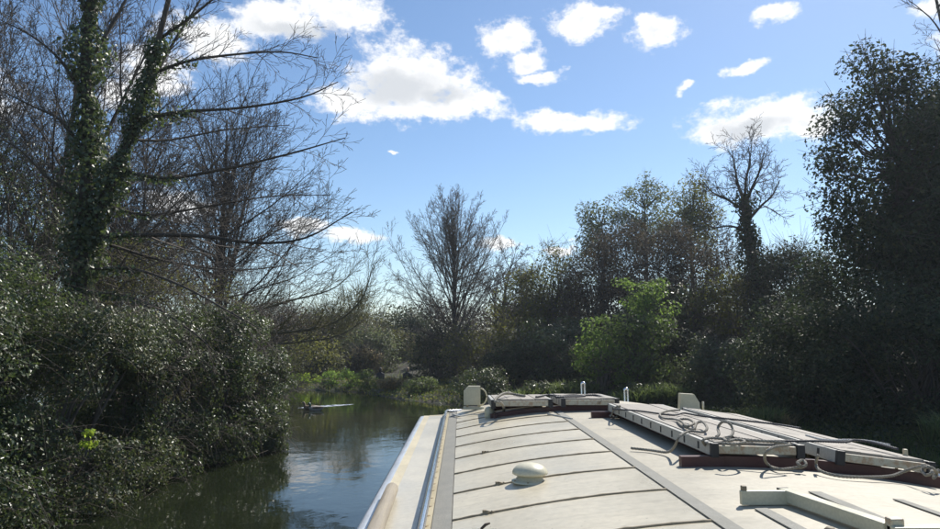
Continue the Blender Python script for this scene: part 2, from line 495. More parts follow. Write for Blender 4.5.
def wake_mat():
    m, k = new_mat('painted_glint_wake')
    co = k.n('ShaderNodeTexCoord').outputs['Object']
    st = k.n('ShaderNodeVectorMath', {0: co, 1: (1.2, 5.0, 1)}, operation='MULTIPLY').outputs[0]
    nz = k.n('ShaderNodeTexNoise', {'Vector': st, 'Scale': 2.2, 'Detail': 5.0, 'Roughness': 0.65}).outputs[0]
    col = k.mix(k.ramp(nz, 0.42, 0.58), (0.05, 0.06, 0.07), (0.62, 0.67, 0.72))  # pale streaks stand in for sky glint on the ripples
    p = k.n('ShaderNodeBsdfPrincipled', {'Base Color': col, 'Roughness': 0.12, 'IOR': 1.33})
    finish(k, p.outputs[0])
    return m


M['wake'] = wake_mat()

# ------------------------------------------------------------------ ground and river
RIGHT = [(6.6, -60), (6.6, 4), (6.6, 12), (6.6, 16), (5.7, 19.8), (3.2, 23.0), (0.0, 25.8), (-2.6, 29.0), (-4.6, 33), (-9, 36), (-20, 41), (-70, 56)]
LEFT = [(-70, 40), (-20, 25), (-9, 19.5), (-5.6, 17), (-4.9, 15), (-5.1, 12.5), (-5.6, 9), (-6.0, 4), (-6.2, -60)]
POLY = np.array(RIGHT + LEFT, float)


def river_dist(x, y):
    """signed distance to the waterline, positive on land"""
    p = np.stack([x, y], -1).reshape(-1, 2)
    a = POLY
    b = np.roll(POLY, -1, axis=0)
    best = np.full(len(p), 1e9)
    inside = np.zeros(len(p), bool)
    for i in range(len(a)):
        e = b[i] - a[i]
        t = np.clip(((p - a[i]) @ e) / (e @ e), 0, 1)
        d = np.linalg.norm(p - (a[i] + t[:, None] * e), axis=1)
        best = np.minimum(best, d)
        c = ((a[i, 1] > p[:, 1]) != (b[i, 1] > p[:, 1]))
        xi = a[i, 0] + (p[:, 1] - a[i, 1]) * e[0] / (e[1] if abs(e[1]) > 1e-9 else 1e-9)
        inside ^= c & (p[:, 0] < xi)
    return np.where(inside, -best, best).reshape(np.shape(x))


def ground(x, y):
    x = np.asarray(x, float)
    y = np.asarray(y, float)
    d = river_dist(x, y)
    right = 1 / (1 + np.exp(-(x - 1 + 0 * y) * 0.6))
    verge = 0.25 * np.clip(d / 0.8, -5, 1)
    s = np.clip((d - 2.2) / 11.0, 0, 1)
    rise = s * s * (3 - 2 * s) * (1.0 + 2.6 * right)
    bump = 0.12 * np.sin(x * 1.3 + 0.7 * y) * np.sin(y * 0.9 - 0.4 * x) * np.clip(d / 2, 0, 1)
    return np.where(d > 0, verge + rise + bump, np.maximum(-1.3, verge))


def gz(x, y):
    return float(ground(np.array([x]), np.array([y]))[0])


def build_ground():
    t = np.linspace(-1, 1, 190)
    gx = 12 * np.sinh(t * 4.6) / np.sinh(1.0) * 0.75
    ty = np.linspace(-0.72, 1, 210)
    gy = 16 + 14 * np.sinh(ty * 4.4) / np.sinh(1.0) * 0.72
    X, Y = np.meshgrid(gx, gy)
    Z = ground(X, Y)
    nx, ny = len(gx), len(gy)
    V = np.stack([X, Y, Z], -1).reshape(-1, 3)
    i = (np.arange(ny - 1)[:, None] * nx + np.arange(nx - 1)[None, :]).ravel()
    Fc = np.stack([i, i + 1, i + nx + 1, i + nx], -1)
    o = add('ground', V, Fc, M['soil'], smooth=True, kind='structure')
    o['label'] = 'dark earth river banks under the scrub and grass'
    w = add('water', [(-75, -60, 0), (9, -60, 0), (9, 60, 0), (-75, 60, 0)], [(0, 1, 2, 3)], M['water'], kind='structure')
    w['label'] = 'dark rippled river water reflecting trees and sky'


build_ground()


# ------------------------------------------------------------------ the boat
def zr(X):
    t = (X - 1.45) / 1.67
    return 1.31 + 0.20 * (1 - t * t)


ROOF0, ROOF1 = 1.3, 9.15


def roof_sheet(x0, x1, y0, y1, dz, nx=10, ny=1, thick=0.0):
    xs = np.linspace(x0, x1, nx + 1)
    ys = np.linspace(y0, y1, ny + 1)
    V = [(x, y, zr(x) + dz) for y in ys for x in xs]
    n = nx + 1
    Fc = [(j * n + i, j * n + i + 1, (j + 1) * n + i + 1, (j + 1) * n + i) for j in range(ny) for i in range(nx)]
    if thick:
        b = len(V)
        V += [(x, y, z - thick) for (x, y, z) in V]
        Fc += [tuple(b + q for q in f[::-1]) for f in Fc]
        for i in range(nx):
            Fc.append((i, b + i, b + i + 1, i + 1))
            t = ny * n + i
            Fc.append((t + 1, b + t + 1, b + t, t))
        for j in range(ny):
            Fc.append(((j + 1) * n, b + (j + 1) * n, b + j * n, j * n))
            t = j * n + nx
            Fc.append((t, b + t, b + t + n, t + n))
    return V, Fc


def build_boat():
    rng = random.Random(4)
    boat = thing('canal_boat', (1.45, 5.0, 0.0), 'wide cream roofed canal boat filling the foreground, seen from its stern', 'boat')
    # hull, lofted along the boat
    st = []
    for y in (-3.5, 0.0, 3.0, 6.0, 8.8, 10.0, 11.2, 12.2, 13.0, 13.5):
        w = 1.97 if y < 9.3 else 1.97 * math.sqrt(max(0.0, 1 - ((y - 9.3) / 4.25) ** 2)) + 0.02
        top = 1.20 if y < 9.2 else 0.95 + 0.05 * (y - 9.2)
        ring = [(-w, top), (-w * 1.01, 0.75), (-w * 1.0, 0.2), (-w * 0.9, -0.5), (w * 0.9, -0.5), (w, 0.2), (w * 1.01, 0.75), (w, top)]
        st.append([(1.45 + a, y, b) for a, b in ring])
    V = [p for r in st for p in r]
    n = 8
    Fc = [(j * n + i, j * n + i + 1, (j + 1) * n + i + 1, (j + 1) * n + i) for j in range(len(st) - 1) for i in range(n - 1)]
    Fc += [tuple(range(n))[::-1], tuple((len(st) - 1) * n + i for i in range(n))]
    add('hull', V, Fc, M['hull'], boat)
    # foredeck in front of the cabin
    pts = []
    for y in (9.35, 10.0, 11.2, 12.2, 13.0):
        w = 1.93 * math.sqrt(max(0.0, 1 - ((y - 9.3) / 4.25) ** 2))
        pts.append((1.45 - w, 1.45 + w, y))
    V = [(a, y, 0.93) for a, b, y in pts] + [(b, y, 0.93) for a, b, y in pts]
    add('foredeck', V, [(i, i + 5, i + 6, i + 1) for i in range(4)], M['deck'], boat)
    # cabin box below the roof: sides, front, stern end
    for s in (-1, 1):
        xs = [1.45 + s * q for q in (2.0, 1.99, 1.965, 1.92)]
        zs = [1.12, 1.25, 1.275, 1.282]
        V = [(x, y, z) for y in (ROOF0, ROOF1 + 0.05) for x, z in zip(xs, zs)]
        add('side_rim', V, [(i, i + 1, i + 5, i + 4) if s < 0 else (i + 1, i, i + 4, i + 5) for i in range(3)], M['edge'], boat, smooth=True)
        # tan edging and its front return
        x0, x1 = 1.45 + s * 1.92, 1.45 + s * 1.85
        V = [(x0, ROOF0, 1.283), (x1, ROOF0, 1.284), (x1, ROOF1 + .05, 1.284), (x0, ROOF1 + .05, 1.283)]
        add('edge_strip', V, [(0, 1, 2, 3) if s < 0 else (3, 2, 1, 0)], M['tan'], boat)
        x2 = 1.45 + s * 1.664
        V = [(x1, ROOF0, 1.286), (x2, ROOF0, 1.296), (x2, ROOF1 - .06, 1.296), (x1, ROOF1 - .06, 1.286)]
        add('side_deck', V, [(0, 1, 2, 3) if s < 0 else (3, 2, 1, 0)], M['deck'], boat)
        V = [(x1, ROOF1 - .06, 1.287), (x2, ROOF1 - .06, 1.297), (x2, ROOF1 + .05, 1.297), (x1, ROOF1 + .05, 1.287)]
        add('edge_strip', V, [(0, 1, 2, 3) if s < 0 else (3, 2, 1, 0)], M['tan'], boat)
    # front and stern faces of the cabin
    for y, nm in ((ROOF1 + 0.02, 'cabin_front'), (ROOF0 + 0.01, 'cabin_back')):
        xs = np.linspace(-0.52, 3.42, 20)
        V = [(x, y, 0.9) for x in xs] + [(x, y, (zr(x) if -0.2 < x < 3.1 else 1.27) - 0.006) for x in xs]
        add(nm, V, [(i, i + 1, i + 21, i + 20) for i in range(19)], M['cream'], boat)
    # roof with camber
    V, Fc = roof_sheet(-0.215, 3.115, ROOF0, ROOF1, 0.0, 40, 12, 0.03)
    add('roof', V, Fc, M['roof'], boat, smooth=False)
    # white panels between the seams, port half of the roof
    ys = [3.42 + 0.605 * k for k in range(-3, 9)] + [ROOF1 - 0.03]
    for j in range(len(ys) - 1):
        V, Fc = roof_sheet(-0.035, 1.005, ys[j] + 0.006, ys[j + 1] - 0.006, 0.006, 14, 1, 0.006)
        add('roof_panel', V, Fc, M['panel'], boat)
    for j in range(1, len(ys) - 1):
        pts, rad = [], []
        for x in np.linspace(-0.035, 1.01, 34):
            pts.append((x, ys[j] + rng.gauss(0, .0016) + 0.004 * math.sin(x * 7 + j), zr(x) + 0.007))
            rad.append(0.0065 + abs(rng.gauss(0, 0.0013)))
        sm = MB().tube(pts, np.array(rad), 6).build('roof_seam', M['seam'], boat, smooth=True)
        if j in (3, 4, 6):
            x = 0.12 + 0.09 * rng.random() + (0.08 if j == 4 else 0)
            mb = MB()
            for q in range(3):
                mb.box((x + q * .02, ys[j] + rng.gauss(0, .004), zr(x) + .016), (.02, .016, .02 - .004 * q), Euler((0, .3 * q, rng.random())).to_matrix(), .004)
            mb.build('sealant_lump', M['seam'], sm)
    # anti slip strips
    for (x0, x1, y0, y1) in ((-0.135, -0.04, ROOF0 + .02, ROOF1 - .02), (1.02, 1.085, ROOF0 + .02, 8.3), (2.9, 2.98, ROOF0 + .02, ROOF1 - .02),
                             (1.255, 1.31, ROOF0 + .02, 2.98), (1.66, 1.72, 2.62, 3.32), (2.02, 2.07, 2.3, 3.25)):
        V, Fc = roof_sheet(x0, x1, y0, y1, 0.0075, 3, 12, 0.005)
        add('antislip_strip', V, Fc, M['grip'], boat)
    V, Fc = roof_sheet(-0.172, -0.139, ROOF0 + .02, ROOF1 - .02, 0.0045, 1, 1, 0.002)
    add('edge_strip', V, Fc, M['tan'], boat)
    # hand rails on clips
    for s in (-1, 1):
        xr = 1.45 + s * 1.625
        zb = zr(xr)
        pts = [(xr, y, zb + 0.052) for y in np.linspace(1.5, 8.85, 12)] + [(xr - s * .01, 8.95, zb + .05), (xr - s * .06, 9.02, zb + .04), (xr - s * .2, 9.05, zb + .045)]
        rail = MB().tube(pts, 0.0165, 10).build('handrail', M['chrome'], boat, smooth=True)
        for kk in range(36):
            y = 1.6 + 0.205 * kk
            mb = MB()
            mb.box((xr, y, zb + .022), (.014, .018, .044), bevel=.003)
            mb.box((xr - s * .012, y, zb + .006), (.05, .02, .008), bevel=.002)
            mb.build('rail_clip', M['clip'], rail)
    # mushroom vent
    p = onz(530, 480, zr(0.45) + 0.006)
    p = Vector((p.x, p.y, zr(p.x)))
    hv = MB().lathe([(.105, .004), (.105, .012), (.075, .016), (.072, .058), (.066, .060)], p, 32).build('mushroom_vent', M['cream'], boat, smooth=True)
    cap = [(.062, .054), (.093, .046), (.101, .051), (.100, .062), (.092, .077), (.076, .092), (.054, .102), (.03, .107), (.006, .109)]
    MB().lathe(cap, p, 36).build('vent_cap', M['cream'], hv, smooth=True)
    for a in range(6):
        an = a * math.pi / 3 + .3
        MB().box((p.x + .092 * math.cos(an), p.y + .092 * math.sin(an), p.z + .014), (.012, .012, .006), bevel=.002).build('bolt', M['clip'], hv)
    # hatch coamings, dark red
    hb = onz(680, 463, zr(1.27))
    y0 = 4.02
    def coaming(x0, x1, ya, yb, h, inset, set_back=0.0):
        """low dark red hatch frame: two cross bars and two inset sides"""
        mb = MB()
        for x in (x0 + inset, x1 - inset):
            mb.box((x, (ya + yb) / 2, zr(x) + h / 2 - .012), (.03, yb - ya - .03, h), bevel=.003)
        for yy in (ya + set_back, yb):
            for i in range(6):
                xa = x0 + (x1 - x0) * (i + .5) / 6
                mb.box((xa, yy, zr(xa) + h / 2 - .01 + .0006 * i), ((x1 - x0) / 6 + .004, .05, h + .001 * i), Euler((0, math.atan(.4 * (xa - 1.45) / 1.67 ** 2), 0)).to_matrix())
        mb.build('hatch_coaming', M['redbox'], boat)
    coaming(1.28, 2.78, 4.03, 6.72, .068, .3)
    coaming(0.33, 1.75, 7.38, 8.25, .062, .05, .10)
    # stern hatch runners, cream steel
    z = zr(1.4)
    MB().box((1.335, 3.06, z + .032), (.21, .026, .060), bevel=.003).build('hatch_stop', M['cream'], boat)
    MB().box((1.245, 3.06, z + .072), (.022, .022, .022), bevel=.004).build('bolt', M['seam'], boat)
    a, b = Vector((1.44, 3.10, z + .038)), Vector((1.535, 2.50, z + .038))
    d = b - a
    rot = Matrix.Rotation(math.atan2(-d.x, d.y) + math.pi, 3, 'Z')
    run = MB().box((a + b) / 2, (.05, d.length, .052), rot, .004).build('hatch_runner', M['cream'], boat)
    MB().box(a + Vector((-.002, .004, .0)), (.053, .012, .054), rot, .001).build('end_cap', M['black'], run)
    cr = MB().box((1.97, 2.47, z + .036), (.90, .05, .050), bevel=.004).build('hatch_runner', M['cream'], boat)
    MB().box((1.545, 2.485, z + .05), (.05, .04, .072), bevel=.008).build('hinge', M['endbar'], cr)
    MB().box((1.62, 2.36, z + .03), (.55, .10, .045), bevel=.01).build('hatch_lip', M['cream'], boat)
    MB().lathe([(.012, 0), (.012, .03), (.02, .034), (.02, .05), (.012, .058)], (1.30, 2.46, z + .002), 12).build('bolt', M['seam'], boat, smooth=True)
    # port and starboard lamp boards at the front of the roof
    for s, px in ((-1, 472), (1, 688)):
        Y = 8.72
        x = at(px, 400, Y).x
        zb = zr(x)
        lb = MB()
        pr = [(-.105, .075), (.105, .075), (.105, .31), (-.045, .31), (-.105, .245)] if s < 0 else [(-.12, .03), (.13, .03), (.13, .13), (.065, .235), (-.105, .245)]
        V = [(x + a, Y - .05, zb + b) for a, b in pr] + [(x + a, Y + .05, zb + b) for a, b in pr]
        nn = len(pr)
        lb.add(V, [tuple(range(nn)), tuple(range(2 * nn - 1, nn - 1, -1))] + [(i + nn, (i + 1) % nn + nn, (i + 1) % nn, i) for i in range(nn)])
        bo = lb.build('lamp_board', M['cream'], boat)
        q = MB()
        q.box((x, Y - .053, zb + .185 if s < 0 else zb + .12), (.17, .006, .19 if s < 0 else .14), bevel=.002)
        q.build('board_face', M['cream'], bo)
        MB().box((x + .02, Y, zb + .035), (.26, .10, .03), bevel=.004).build('foot', M['cream'], bo)
        MB().box((x - .06, Y, zb + .06), (.03, .05, .04), bevel=.004).build('bracket', M['clip'], bo)
        MB().box((x + .09, Y, zb + .06), (.04, .05, .045), bevel=.004).build('bracket', M['tan'], bo)
        if s < 0:
            arc = [(x + .10 + .085 * math.sin(t), Y, zb + .175 + .105 * math.cos(t)) for t in np.linspace(.1, math.pi * .97, 14)]
            MB().tube(arc, .008, 8).build('hoop_guard', M['cream'], bo, smooth=True)
        else:
            MB().tube([(x + .19, Y, zb + .0), (x + .19, Y, zb + .14)], .014, 8).build('post', M['cream'], bo, smooth=True)
    # small round cowl next to the far hatch
    x = at(489, 404, 7.6).x
    MB().lathe([(.045, 0), (.05, .01), (.052, .06), (.047, .09), (.034, .112), (.012, .122)], (x, 7.6, zr(x)), 20).build('small_vent', M['cream'], boat, smooth=True)
    # bright steel grab hoops at the bow steps
    for px, py in ((583, 382), (626, 388)):
        Y = 9.3
        t = at(px, py, Y)
        pts = [(t.x - .022, Y, 0.94), (t.x - .022, Y, t.z - .03)]
        pts += [(t.x - .022 * math.cos(a), Y, t.z - .03 + .022 * math.sin(a)) for a in np.linspace(.3, math.pi - .3, 6)]
        pts += [(t.x + .022, Y, t.z - .03), (t.x + .022, Y, 0.94)]
        MB().tube(pts, .016, 10).build('grab_hoop', M['chrome'], boat, smooth=True)
    # cleat pegs along the starboard edge
    for px, py, Y in ((905, 449, 4.15), (808, 437, 4.75)):
        t = at(px, py, Y)
        MB().box((t.x, Y, (t.z + zr(min(t.x, 3.1))) / 2), (.022, .022, t.z - zr(min(t.x, 3.1))), bevel=.004).build('peg', M['tan'], boat)
    return boat


build_boat()


def board(label, x0, x1, y0, y1, z0, roll, slots=8, yaw=0.0, H=.07, pitch=0.0):
    """an aluminium-edged gangway board; x0..x1 wide, y0..y1 long, underside at z0"""
    w, L = x1 - x0, y1 - y0
    c = ((x0 + x1) / 2, (y0 + y1) / 2, z0)
    t = thing('gangway_board', c, label, 'board', 'gangway boards on the boat roof')
    cx, cyy, cz = c
    for s in (-1, 1):
        rl = MB().box((cx + s * (w / 2 - .016), cyy, cz + H / 2), (.032, L, H), bevel=.003).build('side_rail', M['rail'], t)
        if s < 0:
            for i in range(slots):
                y = y0 + L * (i + .75) / (slots + .5)
                MB().box((cx + s * (w / 2 + .0008), y, cz + H * .47), (.003, .026, H * .62), bevel=.001).build('slot', M['slot'], rl)  # dark plate on the rail, coloured as the shade in an open slot
    npl = 4
    for i in range(npl):
        pw = (w - .07) / npl
        MB().box((cx - w / 2 + .035 + pw * (i + .5), cyy + .004 * (i % 2), cz + H - .006 - .0015 * (i % 3)), (pw - .005, L - .05, .022), bevel=.002).build('plank', M['ply'], t)
    for e in (0, 1):
        ye = y0 - .006 if e == 0 else y1 + .006
        for s in (-1, 1):
            MB().box((cx + s * (w / 2 - .022), ye, cz + H / 2 - .004), (.046, .03, H + .012), bevel=.005).build('end_cap', M['black'], t)
        MB().box((cx, ye + (.006 if e == 0 else -.006), cz + H * .5), (w - .094, .022, H * .66), bevel=.003).build('end_bar', M['endbar'], t)
    for i in range(3):
        MB().box((cx, y0 + L * (i + .5) / 3, cz + .012), (w - .066, .05, .02)).build('cross_member', M['slot'], t)
    t.rotation_euler = (pitch, roll, yaw)
    return t


board('gangway board with slotted rail nearest the cream hatch runner, rope coil on it', 1.45, 1.995, 4.02, 6.75, zr(1.7) + .060, R(1.2), 10)
board('starboard gangway board of the near pair, knotted rope at its end', 2.155, 2.72, 3.98, 6.70, zr(2.43) + .060, R(7.0), 10)
board('port gangway board of the far pair, beside the cream lamp board', 0.335, 0.99, 7.36, 8.28, zr(1.0) + .048, R(-.6), 4, H=.082, pitch=R(-1.0))
board('far gangway board in front of the bright steel grab hoops', 1.08, 1.70, 7.36, 8.28, zr(1.0) + .058, R(.2), 4, H=.082, pitch=R(-1.0))
# a thin lath lying by the far hatch
pl = MB()
a, b = onz(548, 414, zr(.9) + .012), onz(572, 419, zr(1.0) + .012)
pl.tube([a, b], .011, 6)
tag(pl.build('wooden_lath', M['rail']), 'thin pale lath lying on the roof before the far boards', 'lath')

# wooden pole lying along the port side deck
pts = [(-.385, 2.2, 1.33), (-.375, 3.0, 1.33), (-.36, 4.1, 1.33)]
p0 = onz(392, 489, 1.33)
pts = [(-.40, 1.6, 1.334), (-.39, 2.6, 1.333), (p0.x, p0.y, 1.331)]
tag(MB().tube(pts, np.array([.042, .041, .039]), 14).build('wooden_pole', M['pole'], smooth=True),
    'round grey wooden pole lying along the port side deck', 'pole')
# dark stick on the near roof panel
a, b = onz(481, 529, zr(.1) + .012), onz(490, 523, zr(.12) + .03)
tag(MB().tube([a, (a + b) / 2 + Vector((0, 0, .006)), b], np.array([.006, .007, .004]), 7).build('broken_twig', M['bark'], smooth=True),
    'small dark twig on the nearest white roof panel', 'twig')


def spline(pts, n):
    """Catmull-Rom through points"""
    P = [np.array(p, float) for p in pts]
    P = [2 * P[0] - P[1]] + P + [2 * P[-1] - P[-2]]
    out = []
    for i in range(1, len(P) - 2):
        for t in np.linspace(0, 1, n, endpoint=False):
            a, b, c, d = P[i - 1], P[i], P[i + 1], P[i + 2]
            out.append(.5 * ((2 * b) + (c - a) * t + (2 * a - 5 * b + 4 * c - d) * t * t + (3 * b - a - 3 * c + d) * t ** 3))
    out.append(P[-2])
    return np.array(out)


def rope(label, specs, mat, r=.012, name='rope', cat='rope'):
    """specs: (px, py, height) - a point over the roof at that height"""
    pts = [onz(px, py, z) for px, py, z in specs]
    P = spline(pts, 7)
    d = np.concatenate([[0], np.cumsum(np.linalg.norm(np.diff(P, axis=0), axis=1))])
    m = max(12, int(d[-1] / .012))
    u = np.linspace(0, d[-1], m)
    P = np.stack([np.interp(u, d, P[:, i]) for i in range(3)], -1)
    T = unit(np.gradient(P, axis=0))
    U = unit(np.cross(T, np.array([.2, .1, 1.0])))
    W = np.cross(T, U)
    mb = MB()
    for k3 in range(3):
        a = u / (r * 7) * 2 * math.pi + k3 * 2.094
        mb.tube(P + (U * np.cos(a)[:, None] + W * np.sin(a)[:, None]) * r * .5, r * .58, 5)
    tag(mb.build(name, mat, smooth=True), label, cat)


ZB = zr(1.5) + .060 + .07 + .018      # rope lying on the near boards
ZR_ = zr(1.4) + .014
Z2 = ZB - .05
rope('grey rope coil heaped on the near port board, one end trailing to the roof',
     [(631, 448, ZR_), (650, 450, ZR_), (667, 452, ZR_ + .01), (674, 447, ZR_ + .06), (680, 436, ZB), (690, 431, ZB), (703, 432, ZB + .005), (707, 428, ZB + .02),
      (703, 422, ZB + .03), (697, 423, ZB + .02), (694, 429, ZB), (688, 428, ZB), (681, 425, ZB), (678, 420, ZB), (688, 419, ZB + .012), (694, 423, ZB + .012),
      (687, 426, ZB + .015), (681, 421, ZB + .012), (674, 419, ZB), (664, 418, ZB), (660, 414, ZB), (668, 411, ZB), (680, 410, ZB)], M['rope'], .0088)
rope('upright rope loop standing on the near port board',
     [(716, 437, ZB), (719, 434, ZB + .01), (718, 428, ZB + .03), (722, 422, ZB + .07), (729, 423, ZB + .07), (733, 430, ZB + .03), (731, 436, ZB + .008), (724, 438, ZB),
      (728, 441, ZB), (738, 439, ZB), (745, 442, ZB), (734, 444, ZB), (722, 443, ZB)], M['rope'], .0088)
rope('dark rope running from the far corner across the near boards',
     [(613, 409, ZB), (640, 411, ZB), (672, 415, ZB - .004), (684, 413, ZB - .002), (702, 416, ZB - .01), (740, 420, ZB - .02), (775, 424, ZB - .03), (800, 428, ZB - .03)], M['cable'], .008)
rope('dark double rope lying over both near boards towards starboard',
     [(730, 437, ZB - .002), (752, 440, ZB - .006), (780, 441, ZB - .01), (815, 441, ZB - .02), (845, 442, ZB - .035), (855, 440, ZB - .035), (875, 443, ZB - .05), (898, 449, ZB - .06)], M['cable'], .008)
rope('pale rope tail lying on the starboard near board',
     [(806, 435, ZB - .03), (826, 440, ZB - .034), (848, 440, ZB - .036), (868, 441, ZB - .044), (890, 445, ZB - .06)], M['rope_white'], .008)
rope('hanging rope loop at the end of the near port board',
     [(705, 445, ZB - .04), (703, 440, ZB), (712, 438, ZB), (740, 440, ZB), (778, 442, ZB), (790, 445, ZB - .01), (775, 447, ZB - .01), (766, 452, ZB - .03), (765, 460, ZB - .09),
      (770, 466, ZR_), (780, 469, ZR_), (793, 468, ZR_), (801, 466, ZR_ + .015), (797, 463, ZR_ + .03), (803, 460, ZR_ + .04), (806, 465, ZR_ + .02), (799, 468, ZR_)], M['rope'], .0088)
rope('rope along the hatch foot knotted below the starboard near board',
     [(818, 455, ZB - .06), (816, 464, ZB - .12), (821, 471, ZR_ - .01), (840, 476, ZR_ - .02), (865, 477, ZR_ - .03), (890, 476, ZR_ - .04), (905, 471, ZR_ - .02), (918, 467, ZR_ + .02),
      (928, 466, ZR_ + .03), (932, 472, ZR_ + .02), (926, 475, ZR_), (922, 469, ZR_ + .02), (930, 467, ZR_ + .04), (937, 473, ZR_), (933, 479, ZR_ - .03), (938, 470, ZR_ + .01), (944, 478, ZR_ - .03)], M['rope'], .009)
ZF = zr(1.0) + .05 + .082 + .024
rope('thick rope draped over the corner of the far port board',
     [(502, 414, zr(.4) + .012), (504, 409, zr(.4) + .09), (501, 403, ZF - .03), (495, 401, ZF - .01), (499, 396, ZF + .02), (506, 393, ZF + .03), (513, 394, ZF), (525, 396, ZF - .01)], M['rope'], .015)
rope('dark rope heap on the far gangway boards',
     [(536, 397, ZF), (548, 395, ZF), (560, 396, ZF + .006), (572, 395, ZF), (585, 396, ZF), (574, 397, ZF), (556, 397, ZF), (590, 395, ZF), (600, 396, ZF - .004), (606, 399, ZF - .02)], M['cable'], .012)
rope('thin loop hanging between the two far boards',
     [(566, 400, ZF - .03), (568, 405, ZF - .09), (574, 409, ZF - .16), (584, 410, ZF - .17), (594, 407, ZF - .12), (600, 402, ZF - .04), (603, 398, ZF)], M['rope'], .006)
rope('rope hitch round the far end of the near port board',
     [(608, 412, ZB - .12), (611, 416, ZB - .12), (613, 411, ZB - .06), (616, 407, ZB), (620, 406, ZB), (616, 411, ZB - .06), (617, 417, ZB - .13), (612, 416, ZB - .13)], M['rope'], .009)
rope('red and white cord trailing by the port lamp board',
     [(452, 414, zr(0) + .012), (461, 416, zr(.1) + .01), (470, 414.5, zr(.2) + .01), (482, 414, zr(.3) + .01), (489, 412, zr(.35) + .01)], M['rope_white'], .007)


# ------------------------------------------------------------------ plants
def pt_top(px, Y, py):
    p = at(px, py, Y)
    return p.x, p.z


def shrub(name, label, px, Y, top, hw, n, leaf, mat, seed, depth=None, clumps=60, group=None, stem_mat='twig', twigs=10, twiglen=0.5,
          spread=0.17, inner=0.55, low=0.0, out=0.0, cat='shrub', base_dz=0.0, sag=0.0, box=1.0):
    """a bush seen around photo column px, Y metres ahead, its top at row 'top', half width hw pixels"""
    rng = np.random.default_rng(seed)
    x, zt = pt_top(px, Y, top)
    rx = hw * Y / F
    ry = depth if depth else rx * 0.85
    g = gz(x, Y) if low == 0 else min(gz(x, Y), low)
    g = max(g, 0.0) + base_dz
    h = max(0.3, zt - g)
    t = thing(name, (x, Y, g), label, cat, group)
    D = unit(rng.normal(size=(clumps, 3)))
    r = (inner + (1 - inner) * rng.random(clumps) ** 0.6) * lobes(rng, D, 14, 0.38)
    r = np.clip(r, .3, 1.15)
    S = np.array([rx, ry, h * 0.62])
    cen = np.array([x, Y, g + h * 0.46])
    P = cen + np.sign(D) * np.abs(D) ** box * (box ** .35) * r[:, None] * S
    P[:, 2] = np.maximum(P[:, 2], g + 0.04 + 0.05 * rng.random(clumps))
    P[:, 2] += rng.normal(0, 0.02, clumps)
    sig = spread * (rx + h * 0.5) * rng.uniform(0.55, 1.25, clumps)
    # stems from the root to the clumps
    lines = []
    ns = min(clumps, 26)
    for i in range(ns):
        a = np.array([x + rng.normal(0, .12 * rx), Y + rng.normal(0, .12 * ry), g - 0.05])
        b = P[i]
        m1 = a + (b - a) * 0.35 + np.array([0, 0, 0.18 * h]) + rng.normal(0, .04 * h, 3)
        m2 = a + (b - a) * 0.7 + np.array([0, 0, 0.14 * h]) + rng.normal(0, .04 * h, 3)
        q = spline([a, m1, m2, b], 3)
        lines.append((q, np.linspace(0.012 * h + .006, 0.004, len(q))))
    # twigs out of the clumps
    if twigs:
        m = int(twigs * clumps * (1 if Y < 16 else .65))
        ci = rng.integers(0, clumps, m)
        st = P[ci] + rng.normal(size=(m, 3)) * sig[ci, None] * 0.5
        dr = unit(D[ci] * 0.7 + rng.normal(size=(m, 3)) * 0.75 + np.array([0, 0, 0.3]))
        ln = twiglen * rng.uniform(0.4, 1.3, m)[:, None]
        mid = st + dr * ln * .55 + rng.normal(size=(m, 3)) * ln * .06
        en = st + dr * ln + rng.normal(size=(m, 3)) * ln * .12 - np.array([0, 0, 1]) * ln * sag
        rr = np.maximum(0.0022, 0.00022 * Y) * rng.uniform(.6, 1.3, m)
        for i in range(m):
            if Y < 16:
                lines.append((np.stack([st[i], mid[i], en[i]]), np.array([1.5, 1.0, .5]) * rr[i]))
            else:
                lines.append((np.stack([st[i], en[i]]), np.array([1.4, .6]) * rr[i]))
    V, Fc = tube_arrays(lines, 3)
    add('stems', V, Fc, M[stem_mat], t)
    if n:
        if Y > 25:                        # far away: fewer, slightly larger leaves
            n, leaf = int(n * .58), leaf * 1.2
        elif Y > 17:
            n, leaf = int(n * .7), leaf * 1.15
        elif Y < 16 and n > 12000:
            n, leaf = int(n * .8), leaf * 1.06
        w = sig ** 1.6
        ci = rng.choice(clumps, n, p=w / w.sum())
        off = rng.normal(size=(n, 3))
        off *= np.minimum(1, 1.45 / (np.linalg.norm(off, axis=1, keepdims=True) + 1e-6)) * sig[ci, None] * np.array([1, 1, .75])
        LP = P[ci] + off
        LP[:, 2] = np.maximum(LP[:, 2], g + 0.02 + 0.1 * rng.random(n))
        nr = unit(D[ci] * 0.55 + unit(off) * 0.5 + np.array([0, 0, 0.45]) + rng.normal(size=(n, 3)) * 0.55)
        V, Fc = leaf_arrays(rng, LP, nr, leaf)
        fo = add('foliage', V, Fc, M[mat], t)
        fo['kind'] = 'stuff'
    return t


